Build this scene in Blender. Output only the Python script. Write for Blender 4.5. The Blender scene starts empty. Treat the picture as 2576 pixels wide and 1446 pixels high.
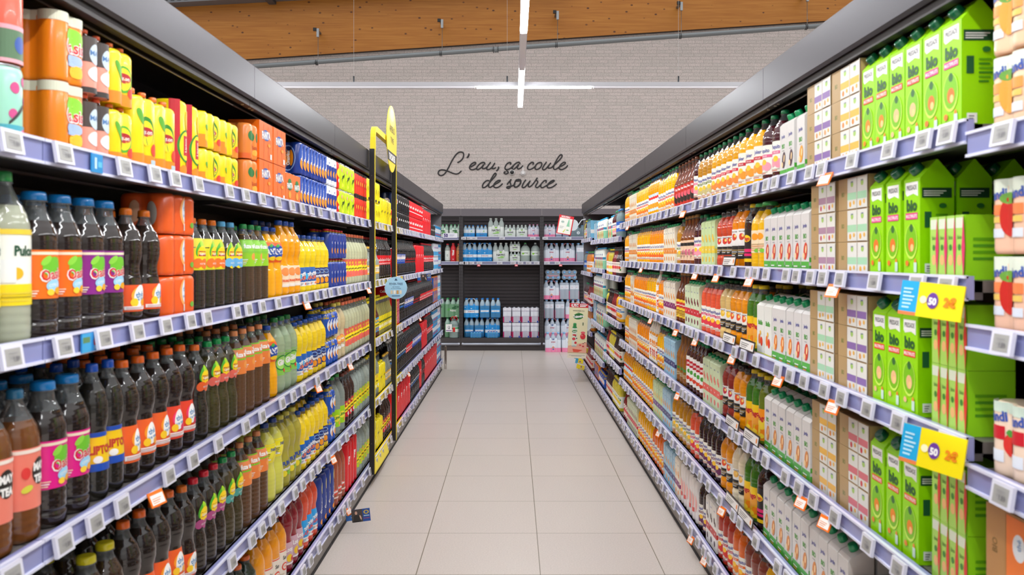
import bpy, bmesh, math, random
from math import sin, cos, pi, radians, sqrt
random.seed(7)
sc = bpy.context.scene
C = sc.collection
# ---------------------------------------------------------------- camera, world, lamps
F = 2091.0                       # focal length in pixels of the 2576 px wide frame
cd = bpy.data.cameras.new('camera'); cam = bpy.data.objects.new('camera', cd); C.objects.link(cam)
cam.location = (0, 0, 1.535); cam.rotation_euler = (radians(90), 0, 0)
cd.sensor_width = 36.0; cd.lens = F / 2576 * 36
cd.shift_x = -0.0012; cd.shift_y = -0.0307
cd.clip_start = 0.05; cd.clip_end = 100
cd.dof.use_dof = True; cd.dof.focus_distance = 8.0; cd.dof.aperture_fstop = 5.6
sc.camera = cam
w = bpy.data.worlds.new('hall_daylight'); sc.world = w; w.use_nodes = True
wn, wl = w.node_tree.nodes, w.node_tree.links     # bright hall ceiling overhead, dimmer shop all round
tc = wn.new('ShaderNodeTexCoord'); sx = wn.new('ShaderNodeSeparateXYZ'); wl.new(tc.outputs['Generated'], sx.inputs[0])
cr = wn.new('ShaderNodeValToRGB'); wl.new(sx.outputs['Z'], cr.inputs[0]); el = cr.color_ramp.elements
el[0].position, el[0].color = .02, (.26, .25, .24, 1); el[1].position, el[1].color = .75, (.97, .98, 1.0, 1)
wl.new(cr.outputs[0], wn['Background'].inputs[0]); wn['Background'].inputs[1].default_value = 0.95
vs = sc.view_settings
vs.view_transform = 'Standard'; vs.look = 'None'; vs.gamma = 1; vs.use_curve_mapping = False
vs.exposure = 0.78
sc.cycles.max_bounces = 8; sc.cycles.transparent_max_bounces = 24
sc.cycles.diffuse_bounces = 4; sc.cycles.glossy_bounces = 3
sc.cycles.sample_clamp_indirect = 6
LAMP = 52.0                      # radiance of the LED tubes
# ---------------------------------------------------------------- materials
def lin(h):
    h = h.lstrip('#'); o = []
    if len(h) == 3: h = ''.join(q*2 for q in h)
    for i in (0, 2, 4):
        c = int(h[i:i+2], 16) / 255
        o.append(c / 12.92 if c <= .04045 else ((c + .055) / 1.055) ** 2.4)
    return (*o, 1)
_M = {}
def M(h, rough=.38, metal=0., coat=0., emit=0.):
    k = (h, rough, metal, coat, emit)
    if k in _M: return _M[k]
    m = bpy.data.materials.new('m_' + h.strip('#')); m.use_nodes = True
    b = m.node_tree.nodes['Principled BSDF']
    b.inputs['Base Color'].default_value = lin(h); b.inputs['Roughness'].default_value = rough
    b.inputs['Metallic'].default_value = metal; b.inputs['Coat Weight'].default_value = coat
    if emit:
        b.inputs['Emission Color'].default_value = lin(h); b.inputs['Emission Strength'].default_value = emit
    _M[k] = m; return m
def LQ(h, thru=.2, rough=.06):
    """liquid seen through a thin glossy bottle wall; thru = share of light let straight through"""
    k = ('lq', h, thru)
    if k in _M: return _M[k]
    m = bpy.data.materials.new('liquid_' + h.strip('#')); m.use_nodes = True
    n = m.node_tree.nodes; l = m.node_tree.links
    b = n['Principled BSDF']; b.inputs['Base Color'].default_value = lin(h); b.inputs['Roughness'].default_value = rough
    b.inputs['Coat Weight'].default_value = .6; b.inputs['Coat Roughness'].default_value = .09
    if thru > 0:
        t = n.new('ShaderNodeBsdfTransparent'); x = n.new('ShaderNodeMixShader'); x.inputs[0].default_value = thru
        c = lin(h); t.inputs[0].default_value = (min(1, c[0]*.5+.5), min(1, c[1]*.5+.5), min(1, c[2]*.5+.5), 1)
        l.new(b.outputs[0], x.inputs[1]); l.new(t.outputs[0], x.inputs[2]); l.new(x.outputs[0], n['Material Output'].inputs[0])
    _M[k] = m; return m
def CLEAR(h='#e8eef0', dens=.10):
    """thin clear plastic: see-through with sharp reflections"""
    k = ('cl', h, dens)
    if k in _M: return _M[k]
    m = bpy.data.materials.new('clear_' + h.strip('#')); m.use_nodes = True
    n = m.node_tree.nodes; l = m.node_tree.links; n.remove(n['Principled BSDF'])
    t = n.new('ShaderNodeBsdfTransparent'); t.inputs[0].default_value = lin(h)
    g = n.new('ShaderNodeBsdfGlossy'); g.inputs['Roughness'].default_value = .06
    d = n.new('ShaderNodeBsdfDiffuse'); d.inputs[0].default_value = lin(h)
    a = n.new('ShaderNodeMixShader'); a.inputs[0].default_value = dens
    l.new(t.outputs[0], a.inputs[1]); l.new(d.outputs[0], a.inputs[2])
    f = n.new('ShaderNodeFresnel'); f.inputs[0].default_value = 1.5
    x = n.new('ShaderNodeMixShader'); l.new(f.outputs[0], x.inputs[0]); l.new(a.outputs[0], x.inputs[1]); l.new(g.outputs[0], x.inputs[2])
    l.new(x.outputs[0], n['Material Output'].inputs[0])
    _M[k] = m; return m
def GL(h): return M(h, .16, 0, .3)
# ---------------------------------------------------------------- mesh builder
class G:
    def __init__(s): s.v = []; s.f = []; s.mi = []; s.sm = []; s.ms = []
    def m(s, mat):
        if isinstance(mat, str): mat = M(mat)
        if mat not in s.ms: s.ms.append(mat)
        return s.ms.index(mat)
    def add(s, vs, fs, mat, smooth=False):
        o = len(s.v); i = s.m(mat); s.v += [tuple(p) for p in vs]
        for f in fs: s.f.append([a + o for a in f]); s.mi.append(i); s.sm.append(smooth)
    def box(s, x0, x1, y0, y1, z0, z1, mat):
        v = [(x, y, z) for z in (z0, z1) for y in (y0, y1) for x in (x0, x1)]
        s.add(v, [(0,2,3,1), (4,5,7,6), (0,1,5,4), (2,6,7,3), (0,4,6,2), (1,3,7,5)], mat)
    def prism(s, poly, axis, a, b, mat, cap=None):
        """poly: list of 2D points extruded along axis from a to b; axis x: (y,z), y: (x,z), z: (x,y)"""
        def P(p, t): return {'x': (t, p[0], p[1]), 'y': (p[0], t, p[1]), 'z': (p[0], p[1], t)}[axis]
        n = len(poly); v = [P(p, a) for p in poly] + [P(p, b) for p in poly]
        s.add(v, [(i, (i+1) % n, (i+1) % n + n, i + n) for i in range(n)], mat)
        s.add(v, [tuple(range(n))[::-1], tuple(range(n, 2*n))], cap or mat)
    def lathe(s, prof, mat, seg=24, c=(0, 0), mats=None, cap=True):
        """prof: (r, z) list; mats: optional function z -> material"""
        n = len(prof); v = []
        for r, z in prof:
            for k in range(seg): v.append((c[0] + r*cos(2*pi*k/seg), c[1] + r*sin(2*pi*k/seg), z))
        for j in range(n-1):
            mt = mats((prof[j][1] + prof[j+1][1]) / 2) if mats else mat
            o = j*seg
            s.add(v[o:o+2*seg], [(k, (k+1) % seg, (k+1) % seg + seg, k + seg) for k in range(seg)], mt, True)
        if cap:
            s.add(v[:seg], [tuple(range(seg))[::-1]], mats(prof[0][1]) if mats else mat)
            s.add(v[-seg:], [tuple(range(seg))], mats(prof[-1][1]) if mats else mat)
    def tube(s, pts, r, mat, seg=8, flat=None):
        """swept round bar through 3D points"""
        from mathutils import Vector as V
        P = [V(p) for p in pts]; n = len(P); rings = []; u = None
        for i in range(n):
            t = (P[min(i+1, n-1)] - P[max(i-1, 0)]).normalized()
            if u is None: u = t.orthogonal().normalized()
            u = (u - t*u.dot(t)).normalized(); w_ = t.cross(u)
            rings += [tuple(P[i] + u*r*cos(2*pi*k/seg) + w_*r*sin(2*pi*k/seg)) for k in range(seg)]
        fs = [(i*seg+k, i*seg+(k+1) % seg, (i+1)*seg+(k+1) % seg, (i+1)*seg+k) for i in range(n-1) for k in range(seg)]
        s.add(rings, fs, mat, True)
        s.add(rings[:seg], [tuple(range(seg))], mat); s.add(rings[-seg:], [tuple(range(seg))[::-1]], mat)
    def mesh(s, name):
        me = bpy.data.meshes.new(name)
        me.from_pydata(s.v, [], s.f)
        for m_ in s.ms: me.materials.append(m_)
        me.polygons.foreach_set('material_index', s.mi); me.polygons.foreach_set('use_smooth', s.sm)
        bm = bmesh.new(); bm.from_mesh(me); bmesh.ops.remove_doubles(bm, verts=bm.verts, dist=2e-6)
        bm.to_mesh(me); bm.free(); me.update()
        return me
def OB(name, me, parent=None, loc=None, rz=None):
    o = bpy.data.objects.new(name, me); C.objects.link(o)
    if parent: o.parent = parent
    if loc: o.location = loc
    if rz is not None: o.rotation_euler = (0, 0, rz)
    return o
def tag(o, label=None, cat=None, group=None, kind=None):
    if label: o['label'] = label
    if cat: o['category'] = cat
    if group: o['group'] = group
    if kind: o['kind'] = kind
    return o
# ---------------------------------------------------------------- printed artwork (2D shapes laid on a surface)
_T = {}
def text2d(s, bold=0.0, sp=1.0):
    k = (s, bold, sp)
    if k in _T: return _T[k]
    cu = bpy.data.curves.new('t', 'FONT'); cu.body = s; cu.size = 1; cu.resolution_u = 2; cu.offset = bold; cu.space_character = sp
    cu.align_x = 'CENTER'; cu.fill_mode = 'FRONT' if hasattr(cu, 'fill_mode') else None
    o = bpy.data.objects.new('t', cu); C.objects.link(o)
    dg = bpy.context.evaluated_depsgraph_get(); me = bpy.data.meshes.new_from_object(o.evaluated_get(dg))
    bpy.data.objects.remove(o); bpy.data.curves.remove(cu)
    v = [(p.co.x, p.co.y) for p in me.vertices]; f = [list(p.vertices) for p in me.polygons]
    bpy.data.meshes.remove(me); _T[k] = (v, f); return v, f
def R(u0, u1, v0, v1, c): return ('r', u0, u1, v0, v1, c)
def E(u, v, a, b, c, rot=0): return ('e', u, v, a, b, c, rot)        # radii in mm
def T(s, u, v, h, c, rot=0, sx=1., bold=.02): return ('t', s, u, v, h, c, rot, sx, bold)   # height in mm
def PL(pts, c): return ('p', pts, c)
def slice2d(pts, f, sx, sz):
    bm = bmesh.new(); bv = [bm.verts.new((x, y, 0)) for x, y in pts]
    for q in f:
        try: bm.faces.new([bv[i] for i in q])
        except ValueError: pass
    for ax, s in ((0, sx), (1, sz)):
        x = min(p[ax] for p in pts) + s; hi = max(p[ax] for p in pts)
        while x < hi:
            co = (x, 0, 0) if ax == 0 else (0, x, 0); no = (1, 0, 0) if ax == 0 else (0, 1, 0)
            bmesh.ops.bisect_plane(bm, geom=bm.verts[:]+bm.edges[:]+bm.faces[:], plane_co=co, plane_no=no); x += s
    bm.verts.index_update(); p2 = [(q.co.x, q.co.y) for q in bm.verts]; f2 = [[q.index for q in p.verts] for p in bm.faces]; bm.free()
    return p2, f2
def lay(g, art, U, V, fn, step=.006, off=.0004, lift=.00015):
    """lay art (u in units U, v in units V, metres) on fn(x, z, off) -> 3D"""
    for k, a in enumerate(art):
        h = off + lift*k; col = a[-4] if a[0] == 't' else (a[-2] if a[0] == 'e' else a[-1])
        if a[0] == 'r':
            x0, x1, z0, z1 = a[1]*U, a[2]*U, a[3]*V, a[4]*V
            nx = max(1, int(abs(x1-x0)/step)); nz = max(1, int(abs(z1-z0)/.03))
            v = [fn(x0+(x1-x0)*i/nx, z0+(z1-z0)*j/nz, h) for j in range(nz+1) for i in range(nx+1)]
            g.add(v, [(j*(nx+1)+i, j*(nx+1)+i+1, (j+1)*(nx+1)+i+1, (j+1)*(nx+1)+i) for j in range(nz) for i in range(nx)], col)
        elif a[0] == 'e':
            _, u, v_, ra, rb, col, rot = a; ra /= 1000; rb /= 1000; curved = step < .02; n = 24 if curved else 18; nq = max(2, int(max(ra, rb)/.0045)) if curved else 1; ca, sa = cos(radians(rot)), sin(radians(rot)); vs_ = []
            for q in [(j+1)/nq for j in range(nq)]:
                for i in range(n):
                    x, z = ra*q*cos(2*pi*i/n), rb*q*sin(2*pi*i/n)
                    vs_.append(fn(u*U + x*ca - z*sa, v_*V + x*sa + z*ca, h))
            vs_.append(fn(u*U, v_*V, h))
            g.add(vs_, [(j*n+i, j*n+(i+1) % n, (j+1)*n+(i+1) % n, (j+1)*n+i) for j in range(nq-1) for i in range(n)] + [(nq*n, i, (i+1) % n) for i in range(n)], col)
        elif a[0] == 'p':
            pts, f = [(p[0]*U, p[1]*V) for p in a[1]], [list(range(len(a[1])))]
            if step < .02: pts, f = slice2d(pts, f, step, .02)
            g.add([fn(x, z, h) for x, z in pts], f, col)
        elif a[0] == 't':
            _, s, u, v_, hh, col, rot, sx, bold = a
            v, f = text2d(s, bold); sc_ = hh/1000/.7; ca, sa = cos(radians(rot)), sin(radians(rot))
            pts = [((x*sc_*sx*ca - (y-.35)*sc_*sa), (x*sc_*sx*sa + (y-.35)*sc_*ca)) for x, y in v]
            if step < .02 and pts: pts, f = slice2d(pts, f, step, 9)
            g.add([fn(u*U + x, v_*V + z, h) for x, z in pts], f, col)
def big(art, s):
    return [(a[:3]+(a[3]*s, a[4]*s)+a[5:]) if a[0] == 'e' else (a[:4]+(a[4]*s,)+a[5:]) if a[0] == 't' else a for a in art]
def dart(x0, x1, z0, z1, c1, c2, n=5):
    """lines of small print"""
    return [R(x0, x0+(x1-x0)*(.6+.4*((i*37) % 7)/7), z0+(z1-z0)*i/n, z0+(z1-z0)*(i+.45)/n, c1 if i % 2 else c2) for i in range(n)]
# ---------------------------------------------------------------- bottle shapes: (z fraction, radius fraction)
SH = {
 'straight': [(0,.86),(.012,.96),(.04,1),(.62,1),(.68,.98),(.75,.86),(.82,.64),(.88,.42),(.92,.32),(.95,.30)],
 'wide':     [(0,.86),(.01,.95),(.03,1),(.10,1),(.105,.97),(.12,.97),(.125,1),(.24,1),(.25,.975),(.60,.975),(.61,1),(.68,1),(.72,.95),(.80,.74),(.87,.52),(.92,.47),(.95,.46)],
 'wavy':     [(0,.80),(.02,.94),(.06,1),(.30,1),(.36,.95),(.44,.84),(.50,.84),(.58,.97),(.64,1),(.72,.97),(.80,.78),(.87,.46),(.91,.34),(.95,.33)],
 'cola':     [(0,.70),(.015,.82),(.04,.93),(.10,1),(.26,.97),(.36,.86),(.44,.88),(.52,1),(.66,1),(.74,.88),(.82,.60),(.88,.38),(.92,.32),(.95,.31)],
 'glass':    [(0,.93),(.01,1),(.50,1),(.56,.95),(.64,.72),(.72,.48),(.80,.36),(.95,.33)],
 'shoulder': [(0,.88),(.01,.97),(.03,1),(.60,1),(.68,.99),(.76,.90),(.83,.66),(.88,.48),(.92,.44),(.95,.43)],
 'zumo':     [(0,.85),(.02,.97),(.05,1),(.16,1),(.19,.93),(.22,.93),(.55,.93),(.58,.96),(.62,1),(.70,1),(.78,.9),(.85,.66),(.90,.46),(.95,.42)],
 'round':    [(0,.8),(.02,.95),(.06,1),(.34,1),(.40,.92),(.47,.90),(.55,.98),(.66,1),(.75,.92),(.83,.66),(.89,.45),(.95,.40)],
 'jug':      [(0,.9),(.02,1),(.30,1),(.32,.97),(.34,1),(.60,1),(.70,.96),(.80,.72),(.88,.36),(.95,.22)],
}
def prof_r(pts, z):
    for (a, ra), (b, rb) in zip(pts, pts[1:]):
        if a <= z <= b: return ra + (rb-ra)*(z-a)/(b-a+1e-9)
    return pts[-1][1]
def capmesh(r, z, h, col, seg=20):
    g = G(); g.lathe([(r*1.0, z), (r*1.04, z+.001), (r, z+h*.75), (r*.93, z+h*.95), (r*.7, z+h)], GL(col), seg=seg); return g.mesh('cap')
def bottle_parts(shape, Rr, H, liq, cap, label, fill=.80, neck=None, seg=28, capr=None, base=None):
    pts = SH[shape]; g = G(); neck = neck or CLEAR()
    fine = []
    lz = [(q[0]-.01, q[1]+.01) for q in (label if isinstance(label, list) else [label] if label else [])]
    ribbed = shape not in ('glass',)
    for (a, ra), (b, rb) in zip(pts, pts[1:]):
        n = max(1, int((b-a)/(.0125 if ribbed else .05)))
        fine += [(a+(b-a)*i/n) for i in range(n)]
    def rib(z):
        if not ribbed or z < .05 or z > .86 or any(p < z < q for p, q in lz): return 1
        return 1 - .018*max(0, cos(2*pi*z/.052))**2
    fine += [pts[-1][0]]
    if all(abs(fill-z) > .004 for z in fine): fine = sorted(fine + [fill])
    g.lathe([(prof_r(pts, z)*rib(z)*Rr, z*H) for z in fine], liq, seg=seg, mats=lambda z: liq if z < fill*H else neck)
    # base ring seen through the foot and a neck collar
    rn = pts[-1][1]*Rr
    g.lathe([(rn*1.02, .925*H), (rn*1.25, .93*H), (rn*1.25, .937*H), (rn*1.02, .942*H)], neck, seg=16, cap=False)
    parts = [('bottle', g.mesh('bottle'), [])]
    cr = capr or rn*1.12
    parts.append(('cap', capmesh(cr, .938*H, .062*H, cap), []))
    for lb in (label if isinstance(label, list) else [label] if label else []):
        z0, z1, col, art = lb; g = G()
        zs = [z0+(z1-z0)*i/6 for i in range(7)]; rr = lambda z: (max(prof_r(pts, z), prof_r(pts, z-.006), prof_r(pts, z+.006))*Rr)
        if col:
            g.lathe([(rr(z)+.0003, z*H) for z in zs], M(col, .32), seg=seg, cap=False)
        Vh = (z1-z0)*H
        def fn(x, z, off, z0=z0, Vh=Vh):
            zz = (z0*H + z)/H; r = rr(min(max(zz, z0), z1)) + .0005 + off; th = x/Rr
            return (r*sin(th), -r*cos(th), zz*H)
        # the print runs twice round the bottle
        a2 = list(art)
        lay(g, a2, Rr, Vh, fn)
        def fb(x, z, off): p = fn(x, z, off); return (-p[0], -p[1], p[2])
        lay(g, a2, Rr, Vh, fb)
        parts.append(('label', g.mesh('label'), []))
    return parts
# ---------------------------------------------------------------- cartons
def carton_parts(w_, d, prof, col, front, side, cap=None, topcol=None, rear=None):
    """prof: top outline [(y fraction 0 front..1 back, z)] ; cap: (yfrac, z, tilt, radius, colour)"""
    g = G(); poly = [(-d/2, 0)] + [(-d/2 + y*d, z) for y, z in prof] + [(d/2, 0)]
    g.prism([(p[0], p[1]) for p in poly], 'x', -w_/2, w_/2, M(topcol or col, .35), M(col, .35))
    h = prof[0][1]
    g.add([(-w_/2-.0003, -d/2-.0003, .0), (w_/2+.0003, -d/2-.0003, .0), (w_/2+.0003, -d/2-.0003, h), (-w_/2-.0003, -d/2-.0003, h)], [(0, 1, 2, 3)], M(col, .35))
    lay(g, front, w_/2, h, lambda x, z, o: (x, -d/2-.0004-o, z), step=.5)
    hs = min(prof[0][1], prof[-1][1])
    for sg in (-1, 1):
        lay(g, side, d/2, hs, lambda x, z, o, sg=sg: (sg*(w_/2+.0004+o), sg*x, z), step=.5)
    parts = [('carton_body', g.mesh('carton'), [])]
    if cap:
        yf, z, tilt, r, cc = cap
        g = G(); g.lathe([(r, -.004), (r*1.05, 0), (r, .013), (r*.85, .017)], GL(cc), seg=18)
        ct, st = cos(radians(tilt)), sin(radians(tilt))
        g.v = [(x, -d/2+yf*d + y*ct - zz*st, z + y*st + zz*ct) for x, y, zz in g.v]
        parts.append(('cap', g.mesh('cap'), []))
    return parts
# ---------------------------------------------------------------- shrink packs
def pack_parts(nx, ny, Rr, H, zf, film, front, side, bottle=None, top=None, filmz0=0., handle=None):
    W, D = 2*Rr*nx, 2*Rr*ny
    cs = [(-W/2+Rr+2*Rr*i, -D/2+Rr+2*Rr*j) for i in range(nx) for j in range(ny)]
    bx, by = W/2-.32*Rr, D/2-.32*Rr
    def rad(th):
        dx, dy = cos(th), sin(th); r = min(bx/max(abs(dx), 1e-6), by/max(abs(dy), 1e-6))
        for cx, cy in cs:
            b = cx*dx+cy*dy; q = b*b-(cx*cx+cy*cy-Rr*Rr)
            if q > 0: r = max(r, b+sqrt(q))
        return r
    def front_y(x):
        y = by if abs(x) <= bx else 0
        for cx, cy in cs:
            q = Rr*Rr-(x-cx)**2
            if q > 0 and cy > 0: y = max(y, cy+sqrt(q))
        return y
    def side_x(y):
        x = bx if abs(y) <= by else 0
        for cx, cy in cs:
            q = Rr*Rr-(y-cy)**2
            if q > 0 and cx > 0: x = max(x, cx+sqrt(q))
        return x
    n = 96; g = G(); fm = M(film, .24, 0, .15) if isinstance(film, str) else film
    ths = [2*pi*i/n for i in range(n)]
    if top == 'sleeve':      # flat card sleeve
        g.box(-W/2, W/2, -D/2, D/2, 0, zf, fm)
        fy = lambda x: D/2; sx_ = lambda y: W/2
    else:
        lv = [(filmz0, .965), (filmz0+.006, .995), (filmz0+.012, 1), (zf*.5, 1.), (zf-.014, 1), (zf-.006, .975), (zf, .90)] if H-zf < .02 else [(filmz0, .97), (filmz0+.01, 1), (zf*.5, 1.), (zf-.03, .995), (zf-.012, .96), (zf, .86)]
        v = [(rad(t)*s*cos(t), rad(t)*s*sin(t), z) for z, s in lv for t in ths]
        g.add(v, [(j*n+i, j*n+(i+1) % n, (j+1)*n+(i+1) % n, (j+1)*n+i) for j in range(len(lv)-1) for i in range(n)], fm, True)
        g.add(v[-n:], [tuple(range(n))], fm); g.add(v[:n], [tuple(range(n))[::-1]], fm)
        fy, sx_ = front_y, side_x
    lay(g, front, W/2, zf-filmz0, lambda x, z, o: (min(max(x, -W/2+.001), W/2-.001), -fy(min(max(x, -W/2+.001), W/2-.001))-.0005-o, filmz0+z), step=.005)
    for sg in (-1, 1):
        lay(g, side, D/2, zf-filmz0, lambda y, z, o, sg=sg: (sg*(sx_(min(max(y, -D/2+.001), D/2-.001))+.0005+o), sg*min(max(y, -D/2+.001), D/2-.001), filmz0+z), step=.005)
    parts = [('shrink_film' if top != 'sleeve' else 'card_sleeve', g.mesh('film'), [])]
    if top in ('can', 'sleeve'):
        gg = G(); gg.lathe([(Rr*.93, zf-.004), (Rr*.9, zf+.003), (Rr*.8, zf+.003), (Rr*.76, zf+.0005)], M('#c9ccd0', .25, .9), seg=20)
        lid = gg.mesh('can_lid')
        parts += [('can_lid', lid, [], (cx, cy, 0)) for cx, cy in cs]
    if bottle:
        shape, liq, cap, lb = bottle; pts = SH[shape]; gg = G(); r0 = Rr*.985
        gg.lathe([(prof_r(pts, z)*r0, z*H+.001) for z in [q[0] for q in pts]], liq, seg=16)
        cr = prof_r(pts, .95)*r0*1.12
        gg.lathe([(cr, .935*H), (cr, .99*H), (cr*.8, H)], GL(cap), seg=14)
        if lb:
            z0, z1, col = lb; gg.lathe([(r0*1.004, z0*H), (r0*1.004, z1*H)], M(col), seg=16, cap=False)
        bm_ = gg.mesh('bottle'); parts += [('bottle', bm_, [], (cx, cy, 0)) for cx, cy in cs]
    if handle:
        gg = G(); gg.tube([(-W*.34, -D*.1, zf*.98), (-W*.2, -D*.1, H-.010), (0, -D*.1, H-.007), (W*.2, -D*.1, H-.010), (W*.34, -D*.1, zf*.98)], .007, GL(handle), seg=6)
        parts.append(('handle', gg.mesh('handle'), []))
    return parts
# ---------------------------------------------------------------- kinds of goods and their placing
K = {}
def kind(key, name, desc, cat, parts, w_, d, h):
    K[key] = dict(name=name, desc=desc, cat=cat, parts=parts, w=w_, d=d, h=h)
def bottle(key, name, desc, shape, Rr, H, liq, cap, label, s=1.22, **kw):
    if label and key[:3] not in ('oas', 'may', 'lem', 'lip', 'oth'): label = (label[0], label[1], label[2], big(label[3], s))
    kind(key, name, desc, 'bottle', bottle_parts(shape, Rr, H, liq, cap, label, **kw), 2*Rr, 2*Rr, H)
def spawn(key, loc, rz, label, group):
    k = K[key]; e = OB(k['name'], None, None, loc, rz); e.empty_display_size = .05
    tag(e, label, k['cat'], group)
    for p in k['parts']:
        o = OB(p[0], p[1], e, p[3] if len(p) > 3 else None)
        for q in p[2]: OB(q[0], q[1], o)
    return e
ORD = ['zeroth', 'first', 'second', 'third', 'fourth', 'fifth', 'sixth', 'seventh', 'eighth', 'ninth', 'tenth', 'eleventh', 'twelfth', 'thirteenth',
       'fourteenth', 'fifteenth', 'sixteenth', 'seventeenth', 'eighteenth', 'nineteenth']
def ordinal(n):
    if n < 20: return ORD[n]
    tens = ['', '', 'twenty', 'thirty', 'forty', 'fifty', 'sixty', 'seventy', 'eighty', 'ninety'][n//10]
    if n < 100: return (tens[:-1]+'ieth') if n % 10 == 0 else tens+'-'+ORD[n % 10]
    return str(n)+'th'
# ---------------------------------------------------------------- printed designs
DK = '#1b1411'
W_ = '#f4f2ee'
def oasis(c): return [R(-1.2,1.2,.90,.96,'#f3e3c8'), E(.0,.66,26,20,'#6fc22e',20), E(-.35,.78,14,7,'#8fd645',40), T('Oasis',0,.50,24,W_,8,.8,.05), T('Oasis',0,.505,22,'#d8202c',8,.82,.02), E(.05,.27,20,13,'#9cd3f2',6), T('CITRUS',0.05,.28,6,W_,8), E(.3,.16,11,8,'#f7a81c'), E(-.15,.13,9,7,'#ffd23c')] + dart(-1.1,-.6,.05,.2,'#ffffff','#f4d9c0',3)
def lipton(c2): return [E(-.1,.66,15,26,'#4fae2c',-25), E(.15,.70,9,24,'#a6d62a',15), E(.12,.52,21,24,'#ffd91a'), R(-.30,.55,.44,.60,'#b3232b'), T('Lipton',.12,.52,8.5,W_,0,.85), E(-.35,.22,17,15,c2,20), E(.3,.2,18,16,c2), T('ICE TEA',.1,.2,5,W_)]
def tropic(c1, c2): return [E(.1,.62,21,18,c2,15), E(.1,.58,15,24,W_,-12), T('thé',.1,.64,12,'#2d7fb8',10), T('ice tea',.1,.48,7,'#2d7fb8',10), E(-.3,.34,9,9,'#ffcf2b'), E(.42,.34,9,8,c1), R(-.9,.9,.07,.20,W_), *dart(-.8,.8,.085,.18,'#a9b4bb','#d95a4a',3)]
def fuze(c1): return [R(-1,1,.55,1,'#7ac31f'), PL([(-1,.55),(1,.35),(1,0),(-1,0)],c1), T('fuze tea',0,.76,13,W_,0,.8,.04), E(.2,.30,17,15,c1), E(.35,.36,11,11,'#f6a04a'), *dart(-.9,-.3,.06,.3,W_,'#f6d3b0',4)]
def fanta(c): return [E(0,.55,26,22,'#1f4fa8',0), T('FANTA',0,.55,17,W_,6,.85,.06), E(-.1,.84,9,5,'#3ea43a',30), E(.1,.2,18,7,'#ffd51c')]
def schw(c): return [PL([(-1.5,.1),(1.5,.55),(1.5,.85),(-1.5,.4)],'#ffe41a'), T('Schweppes',0,.48,11,'#111111',17,.8,.03), E(-.5,.78,9,8,c), E(.5,.2,12,9,c), E(.1,.8,8,7,'#f6c33c')]
def loring(c): return [R(-3.1,3.1,.0,.22,'#f3efe6'), T('Lorina',0,.66,16,W_,14,.8,.04), T('FUN',0,.42,13,c,12,.9,.05), E(-.5,.5,9,12,'#35b5ea'), E(.4,.12,8,5,c), *dart(-.9,.2,.04,.18,'#4361a8','#888888',3)]
def orang(c='#ffffff'): return [E(0,.78,17,9,'#7fa9dd'), E(0,.78,12,6,'#1c3272'), T('Orangina',0,.52,13,W_,0,.8,.04), E(0,.22,12,12,'#f79a1a'), E(-.5,.24,8,7,'#ffc21a')]
def cola(c='#e4151f', tc=W_): return [T('Coca-Cola',0,.55,17,tc,8,.72,.03), R(-1,1,.16,.2,tc), *dart(-.6,.6,.06,.14,tc,tc,2)]
def pepsi(): return [E(0,.5,19,19,W_), PL([(-.42,.56),(-.2,.74),(.2,.74),(.42,.56),(.1,.58)],'#d8202c'), PL([(-.42,.44),(-.1,.42),(.42,.44),(.2,.26),(-.2,.26)],'#1450b8'), T('pepsi',0,.9,9,W_)]
def juice(fr, bar, name='Paquito'): return [T(name,0,.82,12,'#3a3f9a',0,.8,.02), R(-1.2,1.2,.58,.68,bar), T('PUR JUS',0,.63,4.5,W_), E(-.35,.30,14,13,fr), E(.30,.27,15,14,fr), E(.0,.42,10,9,'#ffc93a'), *dart(-.9,.9,.03,.12,'#b9a88c','#d8583a',2)]
def smooth(fr): return [R(-3.1,3.1,.48,1,'#f2efea'), R(-3.1,3.1,0,.44,'#262626'), E(0,.74,13,12,fr), E(.15,.78,5,5,'#ffd77a'), T('INNOCENT FRUIT' if 0 else 'SMOOTHIE',0,.92,4,'#555555'), *dart(-.6,.6,.10,.34,'#c9a86a','#e8e8e8',4)]
def pago(fr): return [E(0,.55,24,20,fr), E(-.5,.3,13,12,fr), T('Pago',0,.72,15,'#c2272d',4,.9,.05), E(.45,.25,14,12,'#f48a1c'), E(.0,.15,12,8,'#f7d43a')]
def mango(): return [E(0,.55,20,18,'#f39a1d'), E(.4,.3,14,13,'#e45a2a'), *dart(-.8,.8,.05,.2,'#888','#b55',3)]
def red3(): return [R(-3.1,3.1,0,1,W_), R(-1.2,1.2,.62,.86,'#c5202e'), T('JOKER',0,.74,9,W_,0,.8,.05), E(0,.45,12,9,'#4e9f3d'), E(-.3,.2,12,9,'#d63a2a'), E(.3,.2,11,9,'#e8562e')]
def milky(fr, c='#4fb03a'): return [R(-1,1,0,.17,c), T('BIO',0,.61,15,'#4fa838',0,.9,.03), T('Jardin',0,.79,12,'#4a4f9e',0,.9,.02), R(-.3,.3,.52,.53,'#888'), E(.15,.35,17,29,fr,-12), E(.28,.38,6,13,'#ffd9a0',-12), E(-.25,.27,9,10,'#f7d7a0'), *dart(-.7,.7,.03,.12,W_,'#e88a4a',2)]
def milkside(c='#4fb03a'): return [R(-1,1,0,.1,c), R(-1,.1,.16,.24,c), R(.15,.8,.16,.24,'#8a7a3a'), *dart(-.7,.8,.4,.78,'#9aa','#bbb',9)]
GREEN = '#9ae000'
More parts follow.
